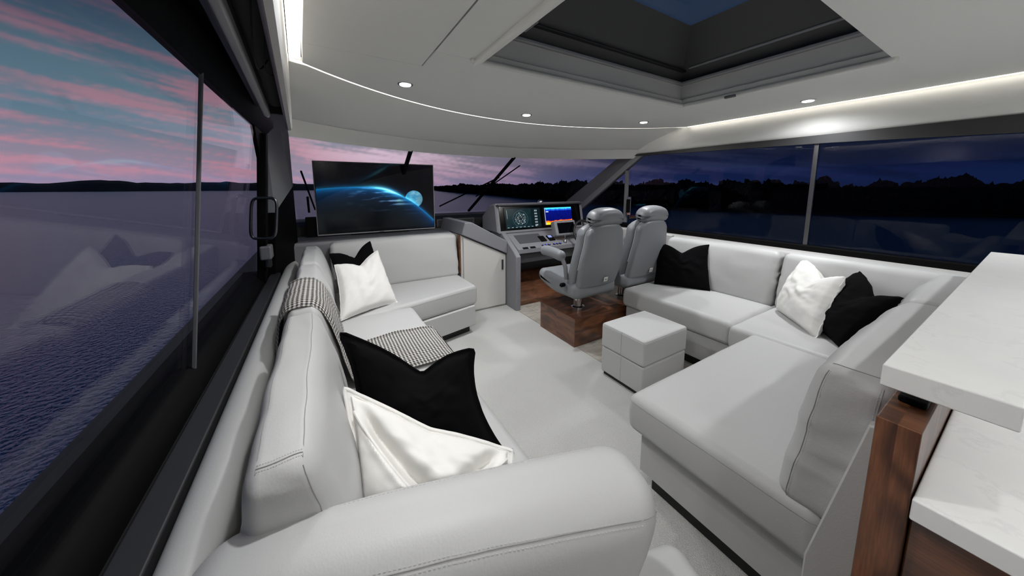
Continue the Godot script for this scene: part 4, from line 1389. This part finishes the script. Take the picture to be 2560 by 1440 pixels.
func helm_chair(at: Vector3, label: String) -> void:
	var t := thing("helm_chair", label, "chair", at, 0.0, "")
	# local: faces -z, plinth top is y = 0
	lpart(t, "pedestal", lathe([[0.062, 0.0], [0.062, 0.006], [0.042, 0.012], [0.042, 0.10], [0.047, 0.104], [0.047, 0.118], [0.036, 0.12]], 28), M.chrome)
	lpart(t, "swivel", lathe([[0.036, 0.118], [0.04, 0.13], [0.044, 0.15], [0.09, 0.158], [0.09, 0.17]], 24), M.black_frame)
	var seat_f := func(q: Vector3) -> Vector3:
		var p := q
		var f := clampf(-q.z / 0.25, 0, 1)
		p.y += 0.035 * f * f - 0.02 * (1.0 - absf(q.z) / 0.27) * (1.0 - pow(q.x / 0.25, 2.0)) * (1.0 if q.y > 0.0 else 0.0)
		p.x *= 1.0 - 0.05 * clampf(q.z / 0.25, 0, 1)
		if q.y < 0.0: p.y += 0.03 * f
		return p
	lpart(t, "seat", Soft.new(Vector3(0.51, 0.15, 0.54), 0.06, seat_f).mesh(10, 5), M.grey_leather, Vector3(0, 0.232, -0.03))
	lpart(t, "seat_pan", Soft.new(Vector3(0.36, 0.03, 0.38), 0.012).mesh(1, 2), M.dark_trim, Vector3(0, 0.165, -0.02))
	# backrest: padded front and hard rear shell, both leaning back and narrowing upwards
	var lean := Basis(Vector3.RIGHT, 0.19)
	for k in 2:
		var th := 0.085 if k == 0 else 0.055
		var w := 0.50 if k == 0 else 0.465
		var hgt := 0.56
		var shape := func(q: Vector3) -> Vector3:
			var p := q
			var u := clampf((q.y + hgt * 0.5) / hgt, 0, 1)
			var nar := lerpf(1.0, 0.86, smoothstep(0.35, 1.0, u)) * lerpf(0.94, 1.0, smoothstep(0.0, 0.25, u))
			p.x *= nar
			p.z += -0.02 * pow(absf(q.x) / (w * 0.5), 2.0) + 0.022 * sin(PI * u)
			return p
		var s := Soft.new(Vector3(w, hgt, th), 0.036 if k == 0 else 0.028, shape)
		# round the upper corners by drawing the box's own silhouette in
		var crown := func(q: Vector3) -> Vector3:
			var p: Vector3 = shape.call(q)
			var ax := absf(q.x) / (w * 0.5)
			if q.y > 0.0: p.y -= 0.085 * pow(ax, 4.0) * (q.y / (hgt * 0.5))
			return p
		s.fn = crown
		var z0 := 0.165 if k == 0 else 0.242
		lpart(t, "backrest" if k == 0 else "back_shell", s.mesh(12, 5), M.grey_leather, lean * Vector3(0, 0.30, 0) + Vector3(0, 0.235, z0 - 0.02), lean)
		if k == 1:
			var pts := []
			for i in 41:
				var an := lerpf(-0.12 * PI, 1.12 * PI, i / 40.0)
				var bx := cos(an)
				var by := sin(an)
				var mm := maxf(absf(bx), absf(by))
				pts.append(s.at(Vector3(bx / mm * s.h.x, by / mm * s.h.y, -0.02), 0.002))
			lpart(t, "piping", tube(pts, 0.005, 6), M.grey_piping, lean * Vector3(0, 0.30, 0) + Vector3(0, 0.235, z0 - 0.02), lean)
	var hd := func(q: Vector3) -> Vector3:
		var p := q
		var ax := absf(q.x) / 0.175
		p.y -= 0.05 * pow(ax, 3.0) * (1.0 if q.y > 0.0 else 0.15)
		return p
	lpart(t, "headrest", Soft.new(Vector3(0.35, 0.14, 0.14), 0.055, hd).mesh(8, 5), M.grey_leather, lean * Vector3(0, 0.635, 0) + Vector3(0, 0.235, 0.18), lean)
	var tg := lean * Vector3(0.04, 0.09, 0) + Vector3(0, 0.235, 0.272)
	var badge := lpart(t, "badge", rb(Vector3(0.045, 0.04, 0.004), 0.0015), M.white_panel, tg, lean)
	badge.set_meta("label", "small white maker's badge")
	lpart(badge, "mark", rb(Vector3(0.016, 0.008, 0.002), 0.0008), M.dull_steel, Vector3(0, 0, 0.003))
	for sx in [-1.0, 1.0]:
		var arm_f := func(q: Vector3) -> Vector3:
			var p := q
			p.y += 0.02 * pow(clampf(-q.z / 0.16, -1, 1), 2.0) * -0.6
			return p
		var ar := lpart(t, "armrest", Soft.new(Vector3(0.085, 0.09, 0.30), 0.04, arm_f).mesh(5, 5), M.grey_leather, Vector3(sx * 0.255, 0.525, -0.06), Basis(Vector3.RIGHT, 0.05))
		var post := MeshInstance3D.new()
		post.name = "armrest_bracket"
		var mb := MB.new()
		mb.tube([Vector3(0, -0.02, 0.13), Vector3(0, -0.09, 0.18), Vector3(0, -0.19, 0.20)], 0.018, 10)
		post.mesh = mb.build(60.0)
		post.material_override = M.mid_trim
		ar.add_child(post, true)
	lpart(t, "lever", lathe([[0.012, 0.0], [0.018, 0.01], [0.018, 0.04], [0.01, 0.05]], 12), M.black_frame, Vector3(-0.262, 0.28, 0.12), Basis(Vector3.BACK, PI / 2))

func radar_image() -> Image:
	var w := 320
	var h := 160
	var im := Image.create(w, h, false, Image.FORMAT_RGB8)
	var n := FastNoiseLite.new()
	n.seed = 31
	n.frequency = 0.06
	var c := Vector2(130, 84)
	for y in h:
		for x in w:
			var col := Color(0.05, 0.11, 0.13)
			if x < 230: col = col + Color(0.05, 0.09, 0.09) * (0.5 + 0.5 * n.get_noise_2d(x * 0.3, y * 0.3))
			var d := Vector2(x, y).distance_to(c)
			for rr in [22.0, 44.0, 66.0]:
				if absf(d - rr) < 0.9: col = Color(0.35, 0.45, 0.48)
			var v := n.get_noise_2d(x * 1.1 + 40.0, y * 1.6)
			if d < 52.0 and d > 14.0 and v > 0.28: col = Color(0.75, 0.82, 0.85)
			if d < 40.0 and n.get_noise_2d(x * 0.9, y * 2.0 + 90.0) > 0.42: col = Color(0.85, 0.6, 0.45)
			im.set_pixel(x, y, col)
	im.fill_rect(Rect2i(12, 12, 3, 70), Color(0.6, 0.68, 0.7))
	for k in 6:
		im.fill_rect(Rect2i(262, 12 + k * 24, 26, 2), Color(0.35, 0.4, 0.42))
		for j in 3: im.fill_rect(Rect2i(264 + j * 9, 18 + k * 24, 6, 10), Color(0.75, 0.8, 0.82))
	for k in 8: im.fill_rect(Rect2i(10 + k * 36, 150, 16, 4), Color(0.7, 0.76, 0.78))
	return im

func sounder_image() -> Image:
	var w := 280
	var h := 160
	var im := Image.create(w, h, false, Image.FORMAT_RGB8)
	var n := FastNoiseLite.new()
	n.seed = 8
	n.frequency = 0.05
	for y in h:
		for x in w:
			var col := Color(0.02, 0.06, 0.42).lerp(Color(0.01, 0.02, 0.3), float(y) / h)
			if n.get_noise_2d(x * 0.8, y * 0.5) > 0.25: col = col * 0.8
			var surf := 14.0 + 8.0 * n.get_noise_1d(x * 1.3)
			if y < surf: col = Color(0.25, 0.75, 0.85)
			elif y < surf + 14.0: col = Color(0.08, 0.3, 0.75)
			var bed := 122.0 + 9.0 * n.get_noise_1d(x * 0.5) - (x - 140) * 0.03
			if y > bed: col = Color(0.85, 0.25, 0.05).lerp(Color(0.95, 0.8, 0.15), clampf((y - bed) / 26.0, 0, 1))
			im.set_pixel(x, y, col)
	im.fill_rect(Rect2i(0, 0, 8, 160), Color(0.45, 0.5, 0.6))
	im.fill_rect(Rect2i(14, 34, 26, 8), Color(0.8, 0.85, 0.95))
	return im

# ------------------------------------------------------------------ television
func television() -> void:
	var cb := thing("television_cabinet", "grey cabinet shelf behind the sofa carrying the television", "cabinet", Vector3(0.5, 0, -3.55))
	part(cb, "carcass", prism_x([[-3.31, 0.0], [-3.31, 0.83], [-3.335, 0.86], [-3.74, 0.86], [-3.74, 0.0]], -0.34, 1.215, 0.005), M.console_grey)
	bar(cb, "shelf_edge", Vector3(-0.2, 0.861, -3.74), Vector3(1.21, 0.868, -3.40), M.console_mid, 0.002)
	var t := thing("television", "large flat television showing a blue planet and moon", "television", Vector3(0.53, 0.868, -3.6))
	bar(t, "frame", Vector3(-0.048, 0.878, -3.635), Vector3(1.115, 1.60, -3.602), M.alloy, 0.004)
	bar(t, "panel", Vector3(-0.040, 0.892, -3.60), Vector3(1.107, 1.592, -3.5985), M.black_gloss, 0.0007)
	_screen(t, "screen", 1.135, 0.688, screen_mat("television_screen", planet_image(), 0.75), Vector3(0.5335, 1.242, -3.598), Basis.IDENTITY)
	bar(t, "badge", Vector3(0.515, 0.881, -3.603), Vector3(0.56, 0.889, -3.60), M.steel, 0.001)
	bar(t, "foot", Vector3(0.25, 0.866, -3.66), Vector3(0.82, 0.879, -3.58), M.black_frame, 0.003)
	bar(t, "lift_housing", Vector3(-0.14, 0.866, -3.72), Vector3(-0.05, 1.06, -3.63), M.black_frame, 0.005)

func planet_image() -> Image:
	var w := 640
	var h := 392
	var im := Image.create(w, h, false, Image.FORMAT_RGB8)
	var n := FastNoiseLite.new()
	n.seed = 12
	n.frequency = 1.0
	n.fractal_octaves = 5
	for y in h:
		for x in w:
			var u := float(x) / w
			var v := float(y) / h
			var lim := 0.335 + (0.24 if u < 0.38 else 1.42) * pow(u - 0.38, 2.0)
			var d := v - lim
			var col := Color(0.005, 0.006, 0.02)
			var neb := n.get_noise_2d(u * 3.0 + 9.0, v * 3.0)
			col = col + Color(0.02, 0.02, 0.07) * maxf(neb, 0.0) * 1.6
			var hot := exp(-pow((u - 0.57) / 0.13, 2.0))
			# moon
			var mo := Vector2((u - 0.81) * 1.63, v - 0.53)
			var mr := mo.length()
			if d < 0.0 and mr < 0.135:
				var lit := clampf(0.55 - mo.x * 2.2 - mo.y * 1.2 + 0.5, 0, 1)
				var tex := 0.6 + 0.9 * n.get_noise_2d(u * 9.0, v * 9.0)
				col = Color(0.12, 0.5, 0.68).lerp(Color(0.75, 0.9, 0.95), clampf(tex * 0.6, 0, 1)) * lit * 0.95
			if d < 0.0:
				var gl := exp(d * 30.0)
				col = col + Color(0.04, 0.36, 0.48) * gl * (0.8 + 1.4 * hot) + Color(0.9, 0.85, 0.7) * exp(d * 45.0) * hot * 0.8
			else:
				var cl := n.get_noise_2d(u * 5.0 + d * 4.0, v * 13.0)
				var base := Color(0.008, 0.12, 0.24) * exp(-d * 4.4) * 1.5
				base = base + Color(0.04, 0.38, 0.5) * exp(-d * 26.0) * (0.8 + 0.9 * hot)
				var mid := exp(-pow((u - 0.55) / 0.24, 2.0)) * exp(-pow((d - 0.13) / 0.15, 2.0))
				base = base + Color(0.42, 0.48, 0.55) * clampf(cl * 2.2 - 0.15, 0, 1) * mid
				var land := n.get_noise_2d(u * 4.0 + 40.0, v * 4.0)
				base = base + Color(0.14, 0.2, 0.05) * clampf(land * 2.0, 0, 1) * exp(-pow((u - 0.64) / 0.09, 2.0)) * exp(-pow((d - 0.06) / 0.09, 2.0)) * 2.0
				base = base + Color(0.95, 0.9, 0.75) * exp(-d * 60.0) * hot * 0.7
				col = base
			im.set_pixel(x, y, Color(clampf(col.r, 0, 1), clampf(col.g, 0, 1), clampf(col.b, 0, 1)))
	return im
